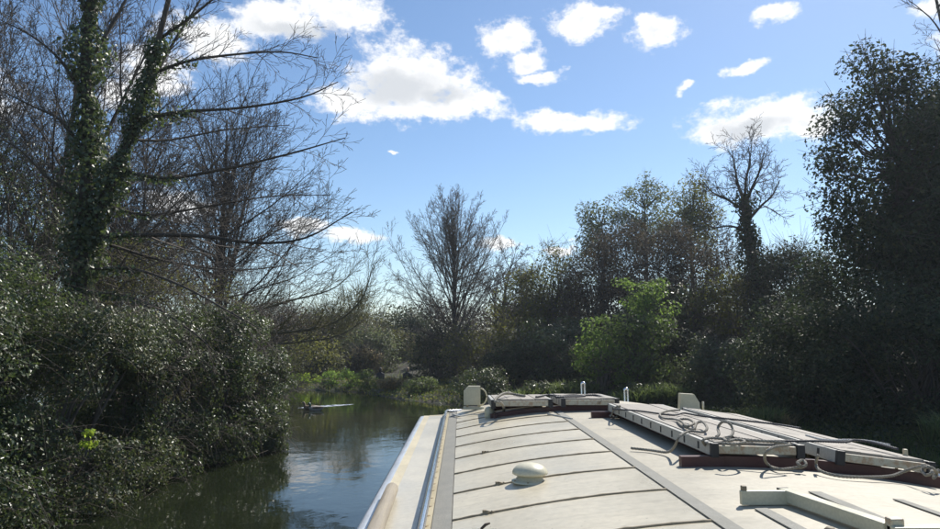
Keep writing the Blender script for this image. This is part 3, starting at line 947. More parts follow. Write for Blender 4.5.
def grow(rng, out, p, d, L, r, lev, cfg):
    n = cfg['seg'][lev]
    pts, rad = [p.copy()], [r]
    d = d / np.linalg.norm(d)
    cur = p.copy()
    dirs = [d.copy()]
    for i in range(n):
        d = d + rng.normal(0, cfg['wob'][lev], 3)
        d[2] += cfg['trop'][lev]
        d /= np.linalg.norm(d)
        cur = cur + d * (L / n)
        pts.append(cur.copy())
        dirs.append(d.copy())
        rad.append(max(cfg['rmin'], r * (1 - (i + 1) / n * cfg['taper'][lev])))
    out[min(lev, len(out) - 1)].append((np.array(pts), np.array(rad)))
    if lev + 1 >= len(cfg['n']) + 1 or lev >= len(cfg['n']):
        return
    k = cfg['n'][lev]
    k = max(1, int(round(k * rng.uniform(.8, 1.2))))
    ph = rng.uniform(0, 6.28)
    for j in range(k):
        t = cfg['t0'][lev] + (1 - cfg['t0'][lev]) * (j + rng.uniform(.1, .9)) / k
        f = t * n
        i = min(n - 1, int(f))
        q = pts[i] + (pts[i + 1] - pts[i]) * (f - i)
        dd = dirs[i + 1]
        ph += 2.4 + rng.normal(0, .4)
        ref = np.array([0, 0, 1.0]) if abs(dd[2]) < .85 else np.array([1.0, 0, 0])
        u = np.cross(dd, ref)
        u /= np.linalg.norm(u)
        w = np.cross(dd, u)
        a = cfg['ang'][lev] * rng.uniform(.75, 1.25) * (1.15 - .4 * t)
        nd = dd * math.cos(a) + (u * math.cos(ph) + w * math.sin(ph)) * math.sin(a)
        if cfg.get('flat') and lev >= 1:
            nd[2] *= cfg['flat']
        if lev == 0 and cfg.get('oval'):
            a *= 1.0
            base_l = (cfg['oval'] * (1 - t) ** .75 + .07) / .6
        else:
            base_l = 0
        ll = L * cfg['len'][lev] * rng.uniform(.7, 1.2) * (1 - cfg['short'][lev] * t)
        if base_l:
            ll = L * base_l * .6 * rng.uniform(.85, 1.12)
        rl = max(cfg['rmin'], min(rad[i] * .75, r * cfg['rr'][lev] * (1.15 - .6 * t)))
        grow(rng, out, q, nd, ll, rl, lev + 1, cfg)


BARE = dict(seg=[10, 7, 4, 2, 1], wob=[.03, .06, .09, .12, .14], trop=[.02, .03, .04, .05, .05], taper=[.8, .85, .85, .8, .6],
            n=[16, 9, 7, 4], t0=[.18, .15, .12, .15], ang=[.85, .75, .7, .65], len=[.62, .5, .45, .5], short=[.62, .5, .4, .3],
            rr=[.36, .42, .45, .55], rmin=.005)


def tree_mesh(t, out, mat='bark', tmat='twig', split=2, sides=(8, 6, 3, 3, 3)):
    big = [l for lv in out[:split] for l in lv]
    if big:
        Vs, Fs, off = [], [], 0
        for lv, sd in zip(out[:split], sides):
            if lv:
                V, Fc = tube_arrays(lv, sd)
                Vs.append(V)
                Fs.append(Fc + off)
                off += len(V)
        add('trunk', np.concatenate(Vs), np.concatenate(Fs), M[mat], t, smooth=True)
    Vs, Fs, off = [], [], 0
    for lv, sd in zip(out[split:], sides[split:]):
        if lv:
            V, Fc = tube_arrays(lv, sd)
            Vs.append(V)
            Fs.append(Fc + off)
            off += len(V)
    if Vs:
        o = add('crown', np.concatenate(Vs), np.concatenate(Fs), M[tmat], t)
        o['kind'] = 'stuff'


def ivy_on(rng, t, lines, n, rad, leaf, mat='ivy', name='ivy'):
    """leaves clinging round polylines"""
    seg = []
    for p, r in lines:
        for i in range(len(p) - 1):
            seg.append((p[i], p[i + 1], r[i]))
    ln = np.array([np.linalg.norm(b - a) for a, b, _ in seg])
    ci = rng.choice(len(seg), n, p=ln / ln.sum())
    A = np.array([s[0] for s in seg])[ci]
    B = np.array([s[1] for s in seg])[ci]
    rr = np.array([s[2] for s in seg])[ci]
    u = rng.random(n)[:, None]
    base = A + (B - A) * u
    pn = np.sin(base[:, 2] * 1.9 + base[:, 0] * 2.7 + 2 * np.sin(base[:, 2] * .8)) * .6 + np.sin(base[:, 2] * 4.7 + 1.3) * .4
    lump = np.clip(0.75 + 0.75 * pn, .12, 1.6)
    keep = rng.random(n) < np.clip(lump + .25, 0, 1)
    d = unit(rng.normal(size=(n, 3)) * np.array([1, 1, .45]))
    P = base + d * (rr + rad * lump * rng.random(n) ** .6)[:, None]
    P[:, 2] -= .1 * rng.random(n)
    P, d = P[keep], d[keep]
    n = len(P)
    V, Fc = leaf_arrays(rng, P, d + rng.normal(size=(n, 3)) * .5 + np.array([0, 0, .3]), leaf, aspect=.8)
    o = add(name, V, Fc, M[mat], t)
    o['kind'] = 'stuff'


def bare_tree(label, px, Y, top, seed, r=.16, cfg=None, mat='bark', tmat='twig', lean=(0, 0), stems=1, spread=.25, base=None, name='bare_tree', ivy=0, group=None):
    rng = np.random.default_rng(seed)
    x, zt = pt_top(px, Y, top)
    g = gz(x, Y)
    t = thing(name, (x, Y, g), label, 'tree', group)
    out = [[], [], [], [], []]
    H = zt - g
    c = cfg or BARE
    for s in range(stems):
        dr = np.array([lean[0], lean[1], 1.0])
        if stems > 1:
            a = 2 * math.pi * s / stems + .6
            dr[:2] += spread * np.array([math.cos(a), math.sin(a)]) * rng.uniform(.6, 1.2)
        LL = H * (1.0 if s == 0 else rng.uniform(.72, .95)) / np.linalg.norm(dr)
        grow(rng, out, np.array([x + (.1 * s if stems > 1 else 0), Y, g - .1]), dr, LL, r * (1 if s == 0 else .7), 0, c)
    tree_mesh(t, out, mat, tmat)
    if ivy:
        lines = [(p[:int(len(p) * .7)], q[:int(len(q) * .7)]) for p, q in out[0]]
        ivy_on(rng, t, lines, ivy, .16, .09, 'dark')
    return t


def leaf_tree(label, px, Y, top, hw, bottom, n, leaf, mat, seed, r=.16, name='evergreen_tree', clumps=70, spread=.12, group=None, twigs=4, lobe=.4):
    """a tree with a leafy crown between rows top and bottom"""
    rng = np.random.default_rng(seed)
    x, zt = pt_top(px, Y, top)
    zb = at(px, bottom, Y).z
    g = gz(x, Y)
    rx = hw * Y / F
    h = zt - zb
    t = thing(name, (x, Y, g), label, 'tree', group)
    D = unit(rng.normal(size=(clumps, 3)))
    rr = np.minimum((.35 + .65 * rng.random(clumps) ** .55) * lobes(rng, D, 10, lobe), 1.1)
    cen = np.array([x, Y, zb + h * .5])
    P = cen + D * rr[:, None] * np.array([rx, rx * .85, h * .5])
    sig = spread * (rx + h * .4) * rng.uniform(.6, 1.25, clumps)
    trunk = spline([(x, Y, g - .1), (x + rng.normal(0, .15), Y, g + (zb - g) * .6), (x + rng.normal(0, .2), Y + .1, zb + h * .35), (x + rng.normal(0, .35), Y, zb + h * .62)], 5)
    out = [[(trunk, np.linspace(r, .03, len(trunk)))], [], [], [], []]
    for i in range(clumps):
        zc = min(P[i, 2] - .25 * np.hypot(P[i, 0] - x, P[i, 1] - Y) * 1.6, zb + h * .85)
        zc = max(zc, g + .4)
        k = int(np.argmin(np.abs(trunk[:, 2] - zc)))
        a = trunk[k]
        m = a + (P[i] - a) * .5 + rng.normal(0, .1, 3) + np.array([0, 0, -.03 * h])
        q = spline([a, m, P[i]], 3)
        out[1].append((q, np.linspace(.03 + .02 * rng.random(), .008, len(q))))
        for _ in range(twigs):
            d = unit(D[i] + rng.normal(size=3) * .8)
            out[3].append((np.stack([P[i], P[i] + d * sig[i] * .9, P[i] + d * sig[i] * 1.9]), np.array([.01, .007, .004])))
    tree_mesh(t, out, 'bark', 'twig')
    w = sig ** 1.8
    ci = rng.choice(clumps, n, p=w / w.sum())
    off = rng.normal(size=(n, 3))
    off *= np.minimum(1, 1.45 / (np.linalg.norm(off, axis=1, keepdims=True) + 1e-6)) * sig[ci, None] * np.array([1, 1, .8])
    nr = unit(D[ci] * .4 + unit(off) * .5 + np.array([0, 0, .5]) + rng.normal(size=(n, 3)) * .6)
    V, Fc = leaf_arrays(rng, P[ci] + off, nr, leaf)
    add('foliage', V, Fc, M[mat], t)['kind'] = 'stuff'
    return t


# ---- left bank: ivy and bramble hedge along the water
HG = 'ivy bushes overhanging the left bank'
shrub('ivy_bush', 'nearest ivy bush at the lower left corner, leaves down to the water', -75, 8.3, 238, 175, 58218, 0.047, 'ivy', 11, depth=1.6, clumps=150, group=HG, low=.02, twigs=9, stem_mat='twig', spread=.078, twiglen=.8, sag=.3, box=.58)
shrub('bramble_bush', 'bramble bush with pale lit leaves just right of the nearest ivy bush', 62, 10.2, 298, 96, 62098, 0.047, 'ivy_pale', 12, depth=1.5, clumps=150, group=HG, low=.02, twigs=11, stem_mat='twig', spread=.078, twiglen=.85, sag=.3, box=.58)
shrub('ivy_bush', 'ivy bush below the ivy clad trunk with a bright yellow green sprig', 142, 12.2, 306, 82, 50456, 0.047, 'ivy', 13, depth=1.4, clumps=130, group=HG, low=.02, twigs=9, stem_mat='twig', spread=.078, twiglen=.75, sag=.3, box=.58)
shrub('ivy_bush', 'rounded ivy bush in the middle of the left hedge', 210, 14.0, 318, 60, 42693, 0.050, 'ivy', 14, depth=1.3, clumps=120, group=HG, low=.02, twigs=12, stem_mat='twig', spread=.078, sag=.3, box=.58)
shrub('ivy_bush', 'ivy bush at the point of the left bank, hanging like a curtain', 256, 15.0, 340, 40, 32990, 0.049, 'ivy', 15, depth=1.0, clumps=110, group=HG, low=.02, twigs=8, stem_mat='twig', spread=.078, sag=.3, box=.58)
shrub('bramble_bush', 'tall bramble thicket behind the nearest ivy bush at the left edge', -12, 14.4, 175, 92, 38811, 0.053, 'ivy', 16, depth=1.8, clumps=150, group=HG, twigs=26, stem_mat='twig', spread=.078, twiglen=.9)
shrub('bramble_bush', 'twiggy bramble behind the hedge right of the ivy clad trunk', 130, 15.5, 262, 70, 23287, 0.053, 'olive', 17, depth=1.6, clumps=120, group=HG, twigs=26, stem_mat='twig', spread=.075, twiglen=.9)
shrub('bramble_bush', 'brown twiggy bramble sloping down behind the curtain of ivy', 215, 18.0, 306, 66, 17465, 0.053, 'olive', 18, depth=1.6, clumps=110, twigs=28, stem_mat='twig', spread=.075, twiglen=.8, group=HG)
shrub('lime_sprig', 'bright yellow green sprig low in the left hedge', 88, 8.75, 430, 11, 160, .05, 'lime', 19, clumps=8, twigs=3, twiglen=.15, low=.9, base_dz=0.9, cat='plant')

# ---- left ivy clad tree, its boughs reaching over the river
def ivy_tree():
    rng = np.random.default_rng(21)
    Y = 13.2
    b = at(72, 330, Y)
    g = gz(b.x, Y)
    t = thing('ivy_clad_tree', (b.x, Y, g), 'tall tree with ivy covered forked trunk and long bare boughs over the water', 'tree')
    out = [[], [], [], [], []]

    def line(pix, r0, r1, lev, dY=0.0):
        pts = [np.array(at(px, py, Y + dy + dY)) for px, py, dy in pix]
        q = spline(pts, 4)
        rad = np.linspace(r0, r1, len(q))
        out[lev].append((q, rad))
        return q, rad
    main = line([(70, 420, 0), (74, 330, 0), (84, 235, 0), (88, 140, 0), (86, 60, 0), (92, -20, .1), (90, -120, .2), (96, -200, .2)], .17, .05, 0)
    out[0][0][0][0] = (b.x, Y, g - .2)
    fork = line([(80, 250, 0), (108, 190, -.1), (132, 130, -.2), (150, 70, -.3), (166, 10, -.3), (185, -70, -.4), (200, -140, -.4)], .10, .03, 0)
    cfg = dict(BARE, n=[0, 8, 6, 3], seg=[8, 10, 6, 3, 2], len=[.5, .38, .45, .5], ang=[.7, .6, .6, .6], t0=[.1, .22, .1, .1], rr=[.4, .5, .5, .55], rmin=.0035,
               trop=[.0, .0, .02, .03, .03], wob=[.03, .05, .09, .12, .12])
    boughs = [
        ([(95, 238, 0), (130, 235, -.3), (200, 236, -1), (255, 243, -1.5), (305, 238, -1.9), (352, 212, -2.2)], .055),
        ([(120, 170, 0), (165, 178, -.5), (220, 170, -1.1), (285, 155, -1.7), (345, 138, -2.1)], .045),
        ([(140, 120, 0), (180, 112, -.3), (240, 108, -.8), (300, 98, -1.2), (338, 82, -1.5)], .04),
        ([(150, 75, 0), (185, 62, -.2), (230, 55, -.6), (280, 52, -1), (318, 58, -1.3)], .035),
        ([(158, 40, 0), (190, 18, -.2), (225, -10, -.4), (260, -30, -.6)], .035),
        ([(105, 205, 0), (150, 215, .4), (215, 205, .8), (275, 196, 1.2), (330, 195, 1.6)], .035),
        ([(90, 270, 0), (130, 268, -.4), (180, 285, -1), (230, 312, -1.6), (262, 330, -2)], .035),
        ([(84, 290, 0), (140, 300, -.8), (190, 330, -1.6), (215, 352, -2.1)], .03),
        ([(84, 150, 0), (60, 120, -.2), (30, 105, -.4), (-10, 85, -.6)], .04),
        ([(86, 100, 0), (60, 60, -.3), (30, 35, -.5), (0, 20, -.8)], .035),
        ([(80, 200, 0), (50, 180, -.4), (20, 150, -.7), (-15, 130, -1)], .035),
        ([(90, 60, 0), (115, 20, .2), (135, -20, .4), (150, -60, .6)], .04),
        ([(90, 20, 0), (70, -20, 0), (40, -50, 0), (10, -70, 0)], .04),
        ([(150, 85, .1), (175, 40, .5), (200, 0, .9), (215, -40, 1.2)], .035),
        ([(128, 140, .1), (170, 140, .8), (225, 130, 1.5), (290, 125, 2.2)], .035),
        ([(110, 245, .1), (170, 262, .9), (240, 270, 1.7), (310, 262, 2.4)], .035),
    ]
    for pix, r in boughs:
        q, rad = line(pix, r, .008, 1)
        L = np.linalg.norm(np.diff(q, axis=0), axis=1).sum()
        n = len(q) - 1
        for j in range(15):
            tt = .12 + .86 * (j + rng.random()) / 15
            i = min(n - 1, int(tt * n))
            d = unit(q[i + 1] - q[i])
            side = unit(np.cross(d, np.array([0, 0, 1.0])))
            a = rng.uniform(.45, .85)
            sg = 1 if j % 2 else -1
            nd = d * math.cos(a) + (side * rng.normal(0, .7) + np.array([0, 0, 1.0]) * sg * rng.uniform(.4, 1) + np.array([0, 0, .25])) * math.sin(a)
            grow(rng, out, q[i].copy(), nd, L * .30 * rng.uniform(.6, 1.2) * (1.1 - .55 * tt), rad[i] * .5, 2, cfg)
    tree_mesh(t, out, 'bark', 'twig')
    ivy_on(rng, t, [main], 15000, .33, .085, 'ivy')
    ivy_on(rng, t, [(fork[0][:int(len(fork[0]) * .62)], fork[1])], 5200, .22, .08, 'ivy')
    ivy_on(rng, t, [(q[:6], r_[:6]) for q, r_ in out[1][:8]], 1500, .12, .075, 'ivy')
    return t


ivy_tree()
TH = 'bare trees of the left bank thicket'
c = dict(BARE, n=[14, 9, 7, 4], ang=[.6, .6, .6, .6], trop=[.02, .05, .05, .05, .05])
bare_tree('bare twiggy tree at the far left edge behind the bramble', -20, 15.0, -30, 31, .11, c, group=TH, stems=2)
bare_tree('bare twiggy tree just left of the ivy clad trunk', 40, 16.5, 20, 32, .10, c, group=TH, stems=2, tmat='twig_grey')
bare_tree('thin bare tree right behind the ivy clad trunk', 118, 19.0, 110, 33, .09, c, group=TH, stems=2)
thk = dict(BARE, n=[15, 9, 7, 4], ang=[.7, .65, .65, .6], trop=[.02, .04, .04, .04, .04], wob=[.06, .1, .13, .15, .15])
bare_tree('dense twiggy thicket tree at the left edge behind the trunk', 8, 17.5, 30, 36, .09, thk, group=TH, stems=3, spread=.35, tmat='twig_grey')
bare_tree('dense twiggy thicket tree low behind the forked trunk', 70, 18.5, 95, 37, .08, thk, group=TH, stems=3, spread=.35, tmat='twig_grey')
bare_tree('dense twiggy thicket tree between the trunk and the spreading bare tree', 160, 20.5, 150, 38, .08, thk, group=TH, stems=3, spread=.35, tmat='twig')
def lichen_bough():
    rng = np.random.default_rng(35)
    Y = 20.0
    b = at(205, 345, Y)
    g = gz(b.x, Y)
    t = thing('leaning_tree', (b.x, Y, g), 'low leaning tree with lichen yellow twigs curving up over the water', 'tree', TH)
    out = [[], [], [], [], []]
    cfg = dict(BARE, n=[0, 8, 6, 3], seg=[8, 10, 5, 2, 1], len=[.5, .38, .5, .5], ang=[.7, .6, .6, .6], rmin=.004, trop=[0, .05, .07, .06, .05])
    for pix, r in (([(205, 345, 0), (240, 334, -.2), (290, 332, -.4), (335, 322, -.6), (362, 298, -.7), (374, 262, -.8)], .05),
                   ([(205, 340, 0), (240, 318, .2), (285, 302, .4), (330, 290, .6), (356, 270, .7)], .04),
                   ([(205, 345, 0), (250, 345, -.5), (300, 342, -.8), (340, 335, -1), (366, 318, -1)], .035)):
        pts = [np.array(at(px, py, Y + dy)) for px, py, dy in pix]
        pts.insert(0, np.array([b.x, Y, g - .2]))
        q = spline(pts, 4)
        rad = np.linspace(r * 1.6, .008, len(q))
        out[0].append((q, rad))
        n = len(q) - 1
        for j in range(24):
            tt = .3 + .68 * (j + rng.random()) / 24
            i = min(n - 1, int(tt * n))
            d = unit(q[i + 1] - q[i])
            nd = d + np.array([rng.normal(.1, .35), rng.normal(0, .5), rng.uniform(.0, .9)])
            grow(rng, out, q[i].copy(), nd, rng.uniform(.8, 1.6), rad[i] * .5, 2, cfg)
    tree_mesh(t, out, 'bark_pale', 'twig_pale')


lichen_bough()

# ---- far bank, centre
def oval_tree(label, px, Y, top, hw, seed, r, n, group, lo=.10, hi=.62, mat='bark', tmat='twig', wob=.03, rmin=.006, cz=.56, sub=13, lean=0.0, tw=.34):
    """bare crown of long leaders fanning out of a short trunk to an egg shaped outline"""
    rng = np.random.default_rng(seed)
    x, zt = pt_top(px, Y, top)
    g = gz(x, Y)
    H = zt - g
    rx = hw * Y / F
    t = thing('bare_tree', (x, Y, g), label, 'tree', group)
    out = [[], [], [], [], []]
    z = np.linspace(0, H * .99, 12)
    tr = np.stack([x + lean * z + np.cumsum(rng.normal(0, .02, 12)), Y + np.cumsum(rng.normal(0, .02, 12)), g - .1 + z], -1)
    out[0].append((tr[:11], np.linspace(r, .014, 11)))
    cen = np.array([x + lean * H * .5, Y, g + H * cz])
    semi = np.array([rx, rx * .9, H * (1.0 - cz)])
    cfg = dict(BARE, n=[0, 0, 6, 3], seg=[9, 7, 4, 2, 1], len=[.5, .5, .5, .55], ang=[.6, .55, .55, .55], t0=[.1, .1, .12, .12], rr=[.4, .45, .55, .6], rmin=rmin,
               trop=[0, .03, .035, .035, .03], wob=[.02, .04, .07, .11, .13], short=[.4, .4, .4, .3])
    ph = 0.0
    for k in range(n):
        f = (k + rng.random()) / n
        z0 = lo + (hi - lo) * f ** 1.1
        i = int(z0 * 11)
        p = tr[i] + (tr[i + 1] - tr[i]) * (z0 * 11 - i)
        ph += 2.4 + rng.normal(0, .3)
        a = rng.uniform(.10, 1.5) * (1.14 - .5 * f)
        d = np.array([math.sin(a) * math.cos(ph), math.sin(a) * math.sin(ph), math.cos(a)])
        # distance to the outline along d
        q, e = (p - cen) / semi, d / semi
        A, B, Cc = e @ e, q @ e, q @ q - 1
        L = (-B + math.sqrt(max(0.0, B * B - A * Cc))) / A * rng.uniform(.86, 1.02)
        if L < .4:
            continue
        m = 9
        pts = [p]
        dd = d.copy()
        dd[2] -= .22 * math.sin(a)
        for j in range(m):
            dd = dd + rng.normal(0, wob, 3)
            dd[2] += .05 * math.sin(a)
            dd /= np.linalg.norm(dd)
            pts.append(pts[-1] + dd * L / m)
        pts = np.array(pts)
        r0 = min(.05, .24 * r * (L / H) ** .5 + .010) * rng.uniform(.7, 1.2)
        rad = np.linspace(r0, rmin, m + 1)
        out[1].append((pts, rad))
        for j in range(sub):
            tt = .18 + .8 * (j + rng.random()) / sub
            i = min(m - 1, int(tt * m))
            u = unit(pts[i + 1] - pts[i])
            sd = unit(np.cross(u, rng.normal(size=3)))
            b = rng.uniform(.4, .75)
            grow(rng, out, pts[i] + (pts[i + 1] - pts[i]) * (tt * m - i), u * math.cos(b) + sd * math.sin(b), L * tw * (1.1 - .7 * tt) * rng.uniform(.7, 1.2), rad[i] * .5, 2, cfg)
    tree_mesh(t, out, mat, tmat)
    return t


oval_tree('tall oval bare tree standing against the sky in the centre', 455, 36.5, 188, 73, 41, .17, 66, 'bare trees on the far bank', hi=.66, cz=.52, rmin=.0052, sub=15, tw=.27, tmat='twig_grey', wob=.022)
dk = dict(BARE, n=[12, 8, 6, 3], ang=[.9, .8, .7, .7], wob=[.08, .12, .16, .18, .2], rmin=.008)
bare_tree('smaller crooked bare tree right of the tall oval one', 500, 37.0, 250, 42, .13, dk, stems=2, spread=.3, group='bare trees on the far bank')
FG = 'scrub on the far bank'
shrub('willow_scrub', 'pale twiggy willow scrub on the far bank, highest in the left gap', 352, 46, 303, 32, 5000, .13, 'olive', 51, clumps=80, twigs=40, twiglen=1.3, group=FG, stem_mat='twig_pale')
shrub('dark_conifer_bush', 'dark rounded evergreen far behind, left of the oval bare tree', 402, 52, 312, 26, 9000, .16, 'dark', 52, clumps=60, twigs=6, group=FG)
shrub('hawthorn_bush', 'green brown hawthorn bush left of the pale willow scrub', 322, 44, 315, 30, 6500, .13, 'olive', 53, clumps=70, twigs=22, twiglen=1.0, group=FG)
shrub('hawthorn_bush', 'dull brown hawthorn thicket where the river bends out of sight', 285, 42, 312, 36, 6000, .13, 'brown', 54, clumps=70, twigs=26, twiglen=1.1, group=FG)
shrub('hawthorn_bush', 'brown thicket half hidden behind the left hedge point', 245, 40, 310, 36, 5000, .13, 'brown', 55, clumps=70, twigs=26, twiglen=1.1, group=FG)
shrub('elder_bush', 'green leafy bush in front of the pale willow scrub', 370, 42, 328, 26, 8000, .12, 'grey_green', 56, clumps=70, twigs=10, twiglen=.7, group=FG)
shrub('elder_bush', 'leafy bush behind the two people on the far bank', 396, 46, 334, 22, 8000, .12, 'olive', 57, clumps=60, twigs=10, twiglen=.7, group=FG)
shrub('dry_bush', 'beige dry bush just left of the two people', 361, 40.5, 350, 15, 3800, .10, 'beige', 58, clumps=50, twigs=20, twiglen=.6, group=FG)
shrub('hazel_bush', 'dark shaded bush at the foot of the far bank by the river bend', 310, 39, 345, 32, 8000, .12, 'olive', 59, clumps=70, twigs=10, group=FG)
shrub('hazel_bush', 'dark shaded bush under the oval bare tree', 438, 37, 328, 30, 8000, .11, 'dark', 60, clumps=70, twigs=18, twiglen=.9, group=FG)
shrub('hazel_bush', 'twiggy grey bush at the foot of the crooked bare tree', 480, 34.5, 328, 38, 8000, .10, 'olive', 61, clumps=80, twigs=20, twiglen=.8, group=FG)
shrub('hazel_bush', 'low dark bush with ochre tips right of the two people', 427, 41.5, 350, 15, 5000, .10, 'olive', 62, clumps=40, twigs=12, twiglen=.6, group=FG)
for i, (px, Y, top, hw, m_, lb) in enumerate((
        (300, 60, 312, 60, 'brown', 'hazy brown wood line seen above the river bend'),
        (375, 66, 316, 55, 'olive', 'far wood line above the two people'),
        (445, 62, 312, 55, 'brown', 'far wood line behind the oval bare tree'),
        (535, 58, 300, 60, 'brown', 'far wood line behind the dark mounds in the centre'))):
    shrub('far_thicket', lb, px, Y, top, hw, 9000, .2, m_, 70 + i, clumps=90, twigs=22, twiglen=1.6, group='far thickets', depth=3)

oval_tree('spreading bare tree behind the left hedge, half its twigs against the sky', 228, 22.5, 82, 136, 34, .17, 50, TH, hi=.7, wob=.05, cz=.48, tw=.36, rmin=.005, sub=15)

# ---- far and right bank scrub
RG = 'scrub on the right bank slope'
RS = [  # px, Y, top, hw, n, leaf, mat, twigs, label, name
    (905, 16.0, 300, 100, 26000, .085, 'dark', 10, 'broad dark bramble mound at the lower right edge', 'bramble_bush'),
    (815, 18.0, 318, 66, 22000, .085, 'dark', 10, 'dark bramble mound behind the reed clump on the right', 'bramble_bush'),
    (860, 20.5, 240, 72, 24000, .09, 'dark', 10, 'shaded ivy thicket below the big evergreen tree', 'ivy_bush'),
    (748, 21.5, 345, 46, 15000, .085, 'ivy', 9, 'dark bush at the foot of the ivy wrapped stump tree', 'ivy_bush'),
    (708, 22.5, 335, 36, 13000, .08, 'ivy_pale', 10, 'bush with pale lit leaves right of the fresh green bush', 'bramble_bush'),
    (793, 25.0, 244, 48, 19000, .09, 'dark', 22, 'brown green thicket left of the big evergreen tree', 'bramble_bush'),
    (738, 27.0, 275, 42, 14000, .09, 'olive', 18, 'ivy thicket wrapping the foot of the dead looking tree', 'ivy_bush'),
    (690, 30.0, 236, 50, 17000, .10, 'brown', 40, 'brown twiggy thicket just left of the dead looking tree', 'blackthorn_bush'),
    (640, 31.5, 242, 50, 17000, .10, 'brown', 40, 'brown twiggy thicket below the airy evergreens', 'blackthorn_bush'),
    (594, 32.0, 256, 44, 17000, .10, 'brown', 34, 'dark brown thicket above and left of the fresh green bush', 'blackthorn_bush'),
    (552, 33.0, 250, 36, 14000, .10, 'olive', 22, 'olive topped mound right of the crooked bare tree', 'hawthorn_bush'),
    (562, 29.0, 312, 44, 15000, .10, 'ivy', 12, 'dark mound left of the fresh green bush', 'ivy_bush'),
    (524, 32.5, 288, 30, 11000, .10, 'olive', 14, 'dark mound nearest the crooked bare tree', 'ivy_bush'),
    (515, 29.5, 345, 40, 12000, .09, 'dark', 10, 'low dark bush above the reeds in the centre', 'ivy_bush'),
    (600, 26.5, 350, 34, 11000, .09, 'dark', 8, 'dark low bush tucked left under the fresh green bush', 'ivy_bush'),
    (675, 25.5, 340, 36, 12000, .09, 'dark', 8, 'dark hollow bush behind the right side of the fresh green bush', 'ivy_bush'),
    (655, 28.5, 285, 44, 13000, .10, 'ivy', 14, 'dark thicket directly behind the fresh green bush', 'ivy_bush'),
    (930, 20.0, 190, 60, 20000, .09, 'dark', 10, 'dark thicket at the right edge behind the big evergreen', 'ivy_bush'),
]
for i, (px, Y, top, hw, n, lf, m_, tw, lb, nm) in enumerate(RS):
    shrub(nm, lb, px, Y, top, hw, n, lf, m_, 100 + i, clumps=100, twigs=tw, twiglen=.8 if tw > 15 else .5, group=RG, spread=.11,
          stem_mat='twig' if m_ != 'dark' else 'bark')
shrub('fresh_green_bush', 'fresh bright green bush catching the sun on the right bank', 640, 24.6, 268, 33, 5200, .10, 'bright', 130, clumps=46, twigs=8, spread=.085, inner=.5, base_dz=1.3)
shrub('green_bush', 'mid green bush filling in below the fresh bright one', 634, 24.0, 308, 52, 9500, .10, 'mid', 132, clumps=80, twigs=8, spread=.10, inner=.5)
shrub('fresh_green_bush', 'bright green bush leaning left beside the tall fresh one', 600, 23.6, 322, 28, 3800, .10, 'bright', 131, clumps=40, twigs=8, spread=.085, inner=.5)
EG = 'evergreen trees on the right bank'
leaf_tree('airy evergreen tree furthest left on the right skyline', 600, 36, 194, 23, 278, 5600, .13, 'grey_green', 140, clumps=46, group=EG)
leaf_tree('airy evergreen tree in the middle of the right skyline', 641, 36.5, 176, 27, 262, 6400, .13, 'grey_green', 141, clumps=50, group=EG)
leaf_tree('darker evergreen tree next to the dead looking tree', 688, 34, 178, 27, 270, 7600, .12, 'olive', 142, clumps=50, group=EG)
leaf_tree('big dark evergreen tree filling the right edge', 893, 17.5, 50, 62, 345, 34000, .112, 'dark', 143, r=.14, clumps=180, spread=.088, lobe=.5, group=EG)
leaf_tree('big evergreen tree cut off by the right edge of the picture', 960, 18.5, 44, 66, 340, 34000, .112, 'dark', 144, r=.14, clumps=170, spread=.088, lobe=.5, group=EG)
bare_tree('bare tree rising above the big evergreens in the upper right corner', 958, 21, -60, 145, .13, dict(BARE, n=[12, 7, 6, 3], rmin=.005, len=[.42, .5, .45, .5]))


def stump_tree():
    rng = np.random.default_rng(150)
    Y = 26.0
    b = at(762, 320, Y)
    g = gz(b.x, Y)
    t = thing('dead_looking_tree', (b.x, Y, g), 'dead looking tree with thick ivy wrapped trunk and crooked twiggy crown', 'tree')
    out = [[], [], [], [], []]

    def line(pix, r0, r1, lev):
        q = spline([np.array(at(px, py, Y + dy)) for px, py, dy in pix], 4)
        rad = np.linspace(r0, r1, len(q))
        out[lev].append((q, rad))
        return q, rad
    trunk = line([(770, 345, 0), (766, 320, 0), (757, 280, 0), (750, 245, 0), (746, 220, 0), (744, 195, 0)], .28, .12, 0)
    cfg = dict(BARE, n=[0, 8, 7, 4], seg=[6, 6, 5, 3, 1], len=[.5, .5, .5, .5], ang=[.8, .75, .75, .7], wob=[.1, .13, .18, .2, .2], trop=[0, .03, .03, .04, .03], rmin=.0065,
               t0=[.2, .2, .15, .15], rr=[.5, .5, .5, .55], short=[.5, .4, .4, .3])
    for pix, r in (([(744, 200, 0), (738, 185, .2), (735, 168, .3), (732, 150, .3)], .07),
                   ([(745, 205, 0), (752, 188, -.2), (760, 170, -.3), (764, 152, -.3)], .07),
                   ([(746, 212, 0), (728, 200, .3), (712, 192, .5), (702, 180, .6)], .06),
                   ([(747, 222, 0), (762, 205, .3), (772, 196, .5), (780, 180, .6)], .06),
                   ([(745, 200, 0), (746, 180, -.4), (750, 160, -.6), (748, 146, -.7)], .06),
                   ([(748, 232, 0), (730, 226, -.5), (714, 228, -.8), (704, 222, -.9)], .05)):
        q, rad = line(pix, r, .015, 1)
        n = len(q) - 1
        for j in range(12):
            tt = .15 + .83 * (j + rng.random()) / 12
            i = min(n - 1, int(tt * n))
            d = unit(q[i + 1] - q[i])
            nd = d * .7 + rng.normal(0, .55, 3) + np.array([0, 0, .15])
            grow(rng, out, q[i].copy(), nd, rng.uniform(.7, 1.4), rad[i] * .5, 2, cfg)
    tree_mesh(t, out, 'bark', 'bark')
    ivy_on(rng, t, [trunk], 7000, .38, .10, 'dark')


stump_tree()


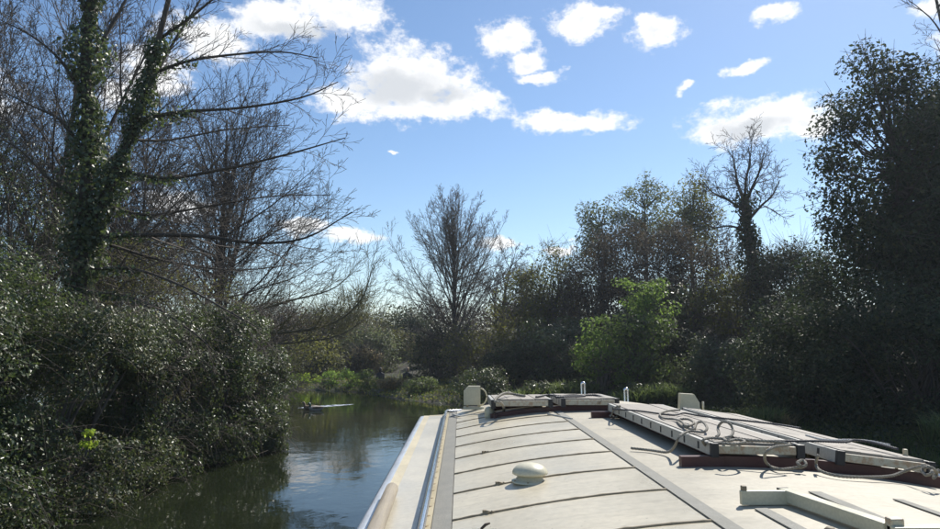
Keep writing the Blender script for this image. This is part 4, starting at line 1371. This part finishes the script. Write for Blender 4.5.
# ---- strap leaved plants along the waterline
def blades(rng, n, cx, cyy, rx, ry, h, w, zb=None, lean=.35):
    a = rng.uniform(0, 2 * np.pi, n)
    q = np.sqrt(rng.random(n))
    x = cx + rx * q * np.cos(a)
    y = cyy + ry * q * np.sin(a)
    z = ground(x, y) if zb is None else np.full(n, zb)
    z = np.maximum(z, -.02) - .02
    b = np.stack([x, y, z], -1)
    az = rng.uniform(0, 2 * np.pi, n)
    d = np.stack([np.cos(az), np.sin(az), np.zeros(n)], -1)
    s = np.stack([-np.sin(az), np.cos(az), np.zeros(n)], -1)
    H = (h * rng.uniform(.55, 1.15, n))[:, None]
    ln = (lean * rng.uniform(.2, 1.4, n))[:, None]
    up = np.array([[0, 0, 1.0]])
    W = (w * rng.uniform(.7, 1.3, n))[:, None]
    m = b + up * H * .6 + d * H * ln * .3
    e = b + up * H * (1 - .25 * ln) + d * H * ln
    V = np.stack([b - s * W * .5, b + s * W * .5, m + s * W * .45, m - s * W * .45, e], axis=1).reshape(-1, 3)
    i = (np.arange(n) * 5)[:, None]
    T = np.concatenate([i + np.array([[0, 1, 2]]), i + np.array([[0, 2, 3]]), i + np.array([[3, 2, 4]])], axis=1).reshape(-1, 3)
    return V, T


def reed(label, px, Y, hw, h, n, w, mat, seed, name='reed_clump', ry=None, group='strap leaved plants along the waterline', lean=.5):
    rng = np.random.default_rng(seed)
    x = at(px, 400, Y).x
    rx = hw * Y / F
    t = thing(name, (x, Y, max(0, gz(x, Y))), label, 'plant', group)
    V, T = blades(rng, n, x, Y, rx, ry or max(.3, rx * .6), h, w, lean=lean)
    o = add('leaves', V, T, M[mat], t)
    o['kind'] = 'stuff'


reed('sunlit reed clump right of the near boards, in front of the dark bramble', 757, 16.4, 27, .62, 900, .03, 'reed', 201, lean=.7)
reed('yellowing reed tuft at the right end of the sunlit reed clump', 786, 16.0, 8, .5, 160, .028, 'beige', 202)
reed('grass tuft leaning in from the right edge', 945, 12.6, 22, .75, 420, .02, 'reed', 203, lean=.9)
reed('long bed of strap leaves behind the far boards', 552, 23.4, 46, .85, 2200, .05, 'reed', 204, ry=.6, lean=.8)
reed('bed of strap leaves between the grab hoops and starboard lamp board', 650, 21.4, 36, .78, 1900, .05, 'reed', 205, ry=.6, lean=.8)
WG = 'low bushes at the far waterline'
shrub('waterside_bush', 'long low leafy bank growth just above the far boards', 556, 23.7, 384, 44, 5600, .085, 'ivy_pale', 215, clumps=80, depth=.6, twigs=6, twiglen=.25, group=WG, spread=.08, box=.75)
shrub('waterside_bush', 'low leafy bank growth left of the starboard lamp board', 654, 21.7, 384, 34, 4600, .085, 'ivy_pale', 216, clumps=70, depth=.6, twigs=6, twiglen=.25, group=WG, spread=.08, box=.75)
shrub('waterside_bush', 'leafy waterside bush behind the port lamp board', 484, 26.4, 375, 24, 5000, .075, 'ivy_pale', 206, clumps=50, twigs=6, twiglen=.25, group=WG)
shrub('waterside_bush', 'green waterside bush where the boat hides the far bank', 421, 29.6, 380, 15, 3200, .08, 'reed', 207, clumps=34, twigs=6, twiglen=.3, group=WG)
shrub('waterside_bush', 'beige and green waterside bush below the two people', 393, 31.6, 379, 15, 3200, .08, 'beige', 208, clumps=34, twigs=6, twiglen=.3, group=WG)
shrub('waterside_bush', 'round green topped waterside bush, rightmost of a row of three', 368, 33.4, 371, 10, 1600, .08, 'mid', 209, clumps=22, twigs=4, twiglen=.25, group=WG)
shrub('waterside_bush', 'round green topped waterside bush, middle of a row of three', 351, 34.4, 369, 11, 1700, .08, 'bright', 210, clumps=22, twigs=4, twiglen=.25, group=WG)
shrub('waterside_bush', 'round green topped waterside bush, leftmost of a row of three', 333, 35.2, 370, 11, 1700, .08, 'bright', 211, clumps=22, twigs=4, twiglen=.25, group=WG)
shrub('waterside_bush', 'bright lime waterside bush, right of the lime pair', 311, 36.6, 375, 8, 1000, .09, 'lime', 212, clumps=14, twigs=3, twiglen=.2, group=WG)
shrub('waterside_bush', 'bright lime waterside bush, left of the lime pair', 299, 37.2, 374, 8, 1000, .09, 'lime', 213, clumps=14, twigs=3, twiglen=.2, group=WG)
shrub('waterside_bush', 'dark low bush at the water between the lime pair and the dry bush', 322, 39, 362, 14, 3000, .10, 'dark', 214, clumps=30, twigs=6, twiglen=.3, group=WG)

# grass on the banks
rng = np.random.default_rng(220)
n = 60000
gx = rng.uniform(6.5, 13.0, n)
gy = rng.uniform(6, 27, n)
dd = river_dist(gx, gy)
ok = (dd > 0.05) & (dd < 4.5)
gx, gy = gx[ok], gy[ok]
V, T = [], []
b = np.stack([gx, gy, ground(gx, gy)], -1)
az = rng.uniform(0, 6.28, len(b))
H = rng.uniform(.10, .28, len(b))[:, None]
d = np.stack([np.cos(az), np.sin(az), 0 * az], -1)
s = np.stack([-np.sin(az), np.cos(az), 0 * az], -1)
V = np.stack([b - s * .007, b + s * .007, b + d * H * .4 + np.array([0, 0, 1.0]) * H], 1).reshape(-1, 3)
T = np.arange(len(b) * 3).reshape(-1, 3)
g_ = add('grass', V, T, M['grass'], kind='stuff')
tag(g_, 'rough grass verge along the right bank', 'grass')
n = 7000
gx = rng.uniform(-16, 5.8, n)
gy = rng.uniform(25, 48, n)
dd = river_dist(gx, gy)
ok = (dd > 0.05) & (dd < 6)
gx, gy = gx[ok], gy[ok]
b = np.stack([gx, gy, ground(gx, gy)], -1)
az = rng.uniform(0, 6.28, len(b))
H = rng.uniform(.15, .4, len(b))[:, None]
d = np.stack([np.cos(az), np.sin(az), 0 * az], -1)
s = np.stack([-np.sin(az), np.cos(az), 0 * az], -1)
V = np.stack([b - s * .013, b + s * .013, b + d * H * .4 + np.array([0, 0, 1.0]) * H], 1).reshape(-1, 3)
g_ = add('grass', V, np.arange(len(b) * 3).reshape(-1, 3), M['grass'], kind='stuff')
tag(g_, 'rough grass along the far bank under the bushes', 'grass')


# low leafy undergrowth hiding the soil of the banks
def undergrowth(label, x0, x1, y0, y1, n, dmin, dmax, size, mat, h, seed):
    rng = np.random.default_rng(seed)
    x = rng.uniform(x0, x1, n)
    y = rng.uniform(y0, y1, n)
    d = river_dist(x, y)
    patch = np.sin(x * 1.7 + 1) * np.sin(y * 1.3 + 2) + .6 * np.sin(x * 3.9) * np.sin(y * 4.3)
    ok = (d > dmin) & (d < dmax)
    x, y, patch = x[ok], y[ok], patch[ok]
    hh = h * (.55 + .45 * patch).clip(.15, 1) * rng.random(len(x)) ** .7
    P = np.stack([x, y, np.maximum(ground(x, y), 0.0) + .02 + hh], -1)
    V, Fc = leaf_arrays(rng, P, np.array([0, 0, .8]) + rng.normal(size=(len(x), 3)) * .6, size)
    tag(add('undergrowth', V, Fc, M[mat], kind='stuff'), label, 'undergrowth')


undergrowth('low leafy undergrowth along the far bank waterline', -18, 6, 22, 46, 40000, -.25, 5, .10, 'olive', .25, 231)
undergrowth('dark leafy fringe hanging over the far waterline', -18, 6.5, 18, 46, 44000, -.3, 1.3, .09, 'mid', .34, 234)
undergrowth('low dark undergrowth below the right bank brambles', 5.5, 16, 9, 30, 30000, .6, 7, .10, 'dark', .35, 232)
undergrowth('low dark undergrowth under the left hedge', -14, -4, 5, 24, 40000, -.25, 5, .08, 'ivy', .35, 233)

# ------------------------------------------------------------------ ducks and their wake
def duck(label, px, py, yaw, drake, seed):
    p = onz(px, py, 0.0)
    t = thing('duck', (p.x, p.y, 0), label, 'duck', 'swimming ducks')
    c, s_ = math.cos(yaw), math.sin(yaw)

    def W(pts):
        return [(p.x + a * c, p.y + a * s_, z) for a, z in pts]
    spine = [(-.30, .14), (-.26, .115), (-.20, .085), (-.10, .06), (0, .05), (.10, .055), (.16, .085), (.185, .13), (.19, .175), (.20, .21), (.225, .235), (.255, .235), (.275, .228)]
    rad = [.006, .03, .065, .10, .115, .105, .075, .05, .038, .038, .046, .034, .012]
    MB().tube(W(spine), np.array(rad), 14).build('body', M['duck_grey' if drake else 'duck'], t, smooth=True)
    if drake:
        MB().tube(W(spine[7:]), np.array(rad[7:]) * 1.05 + .001, 14).build('head', M['duck_green'], t, smooth=True)
    MB().tube(W([(.265, .226), (.30, .22), (.325, .216)]), np.array([.017, .014, .008]), 8).build('bill', M['bill'], t, smooth=True)
    for sd in (-1, 1):
        pts = [(p.x + a * c - sd * o * s_, p.y + a * s_ + sd * o * c, z) for a, o, z in ((.08, .085, .10), (-.05, .10, .11), (-.18, .06, .115), (-.27, .02, .13))]
        MB().tube(pts, np.array([.02, .04, .032, .006]), 8).build('wing', M['duck'], t, smooth=True)
        MB().lathe([(.001, -.005), (.005, -.003), (.006, 0), (.005, .003), (.001, .005)],
                   (p.x + .237 * c - sd * .036 * s_, p.y + .237 * s_ + sd * .036 * c, .245), 8).build('eye', M['black'], t, smooth=True)
    return p


d1 = duck('brown duck swimming ahead on the left of the pair, wake behind it', 310, 409.5, math.pi * 1.02, False, 1)
d2 = duck('grey drake swimming behind the brown duck', 315.5, 410.5, math.pi * 1.0, True, 2)


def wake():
    """ruffled water behind the ducks: real ripples, pale glint painted on"""
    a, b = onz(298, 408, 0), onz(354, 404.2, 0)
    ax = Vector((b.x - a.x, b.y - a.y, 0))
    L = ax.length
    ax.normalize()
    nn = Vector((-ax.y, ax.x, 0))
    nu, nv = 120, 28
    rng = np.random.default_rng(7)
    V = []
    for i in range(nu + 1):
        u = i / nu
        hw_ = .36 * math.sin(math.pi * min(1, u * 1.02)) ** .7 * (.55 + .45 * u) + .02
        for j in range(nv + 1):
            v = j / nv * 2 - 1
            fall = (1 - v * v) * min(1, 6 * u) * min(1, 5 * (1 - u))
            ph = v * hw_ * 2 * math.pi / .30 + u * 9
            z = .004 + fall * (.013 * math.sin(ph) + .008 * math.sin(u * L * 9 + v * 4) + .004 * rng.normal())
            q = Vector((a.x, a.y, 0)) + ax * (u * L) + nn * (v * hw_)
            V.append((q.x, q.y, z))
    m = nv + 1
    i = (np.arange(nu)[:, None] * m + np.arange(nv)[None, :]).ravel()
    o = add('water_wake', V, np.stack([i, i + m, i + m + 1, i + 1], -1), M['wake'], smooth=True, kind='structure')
    o['label'] = 'ruffled wake with sky glint painted pale, trailing behind the ducks'


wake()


# ------------------------------------------------------------------ two people on the far bank
def person(label, px, head_py, Y, yaw, hair, seed):
    p = at(px, head_py, Y)
    g = gz(p.x, Y)
    H = 1.72
    zb = p.z - 1.70
    t = thing('person', (p.x, Y, zb), label, 'person', 'people on the far bank')
    J = [(0, 0, .95), (0, 0, 1.15), (0, 0, 1.40), (0, 0, 1.50), (0, 0, 1.56),
         (.19, 0, 1.40), (.25, .03, 1.12), (.20, -.16, .95), (.17, -.22, .92), (-.19, 0, 1.40), (-.25, .03, 1.12), (-.20, -.16, .95), (-.17, -.22, .92),
         (.10, 0, .90), (.11, -.01, .50), (.11, .02, .09), (.11, -.13, .04), (-.10, 0, .90), (-.11, -.01, .50), (-.11, .02, .09), (-.11, -.13, .04)]
    E = [(0, 1), (1, 2), (2, 3), (3, 4), (2, 5), (5, 6), (6, 7), (7, 8), (2, 9), (9, 10), (10, 11), (11, 12), (0, 13), (13, 14), (14, 15), (15, 16), (0, 17), (17, 18), (18, 19), (19, 20)]
    Rd = [.16, .15, .16, .07, .06, .075, .055, .045, .035, .075, .055, .045, .035, .10, .075, .05, .045, .10, .075, .05, .045]
    c, s = math.cos(yaw), math.sin(yaw)
    J = [(x * c - y * s, x * s + y * c, z) for x, y, z in J]
    me = bpy.data.meshes.new('body')
    me.from_pydata(J, E, [])
    me.materials.append(M['cloth'])
    o = bpy.data.objects.new('body', me)
    C.objects.link(o)
    o.parent = t
    sk = o.modifiers.new('skin', 'SKIN')
    for v, r in zip(me.skin_vertices[0].data, Rd):
        v.radius = (r, r * .8)
    me.skin_vertices[0].data[0].use_root = True
    sb = o.modifiers.new('sub', 'SUBSURF')
    sb.levels = sb.render_levels = 2
    MB().lathe([(.01, -.125), (.05, -.11), (.068, -.05), (.078, .02), (.072, .08), (.04, .115), (.01, .125)], (p.x, Y, zb + 1.62), 16).build('head', M['skin'], t, smooth=True)
    MB().lathe([(.05, -.12), (.082, -.07), (.086, .0), (.088, .05), (.08, .095), (.045, .13), (.01, .138)], (p.x - .022 * s, Y + .022 * c, zb + 1.62), 16).build('hair', hair, t, smooth=True)
    fx, fy = s, -c
    MB().box((p.x + fx * .085, Y + fy * .085, zb + 1.605), (.025, .03, .045), bevel=.008).build('nose', M['skin'], t)
    for sd in (-1, 1):
        MB().box((p.x + fx * .07 + c * .03 * sd, Y + fy * .07 + s * .03 * sd, zb + 1.635), (.016, .016, .01), bevel=.003).build('eye', M['black'], t)
        MB().box((p.x + c * .08 * sd, Y + s * .08 * sd, zb + 1.615), (.02, .03, .055), bevel=.006).build('ear', M['skin'], t)
    MB().box((p.x + fx * .074, Y + fy * .074, zb + 1.56), (.045, .012, .012), bevel=.003).build('mouth', M['hair'], t)


person('person in dark clothes on the far bank, left of the two, by the dry bush', 380.5, 368.5, 37.6, 2.7, M['hair'], 1)
person('person in dark clothes on the far bank, right of the two, with fair hair', 407.3, 368.3, 37.6, -.5, M['hair_fair'], 2)


# ------------------------------------------------------------------ thin spring haze
def haze():
    hb = MB().box((0, 60, 7.0), (1100, 1100, 18.6))
    m, k = new_mat('haze')
    v = k.n('ShaderNodeVolumePrincipled', {'Color': (0.80, 0.89, 1.0, 1), 'Density': 0.0007, 'Anisotropy': 0.4})
    k.n('ShaderNodeOutputMaterial', {'Volume': v.outputs[0]})
    o = hb.build('haze', m)
    tag(o, 'thin bluish spring haze over the river and banks', 'haze', kind='stuff')


haze()
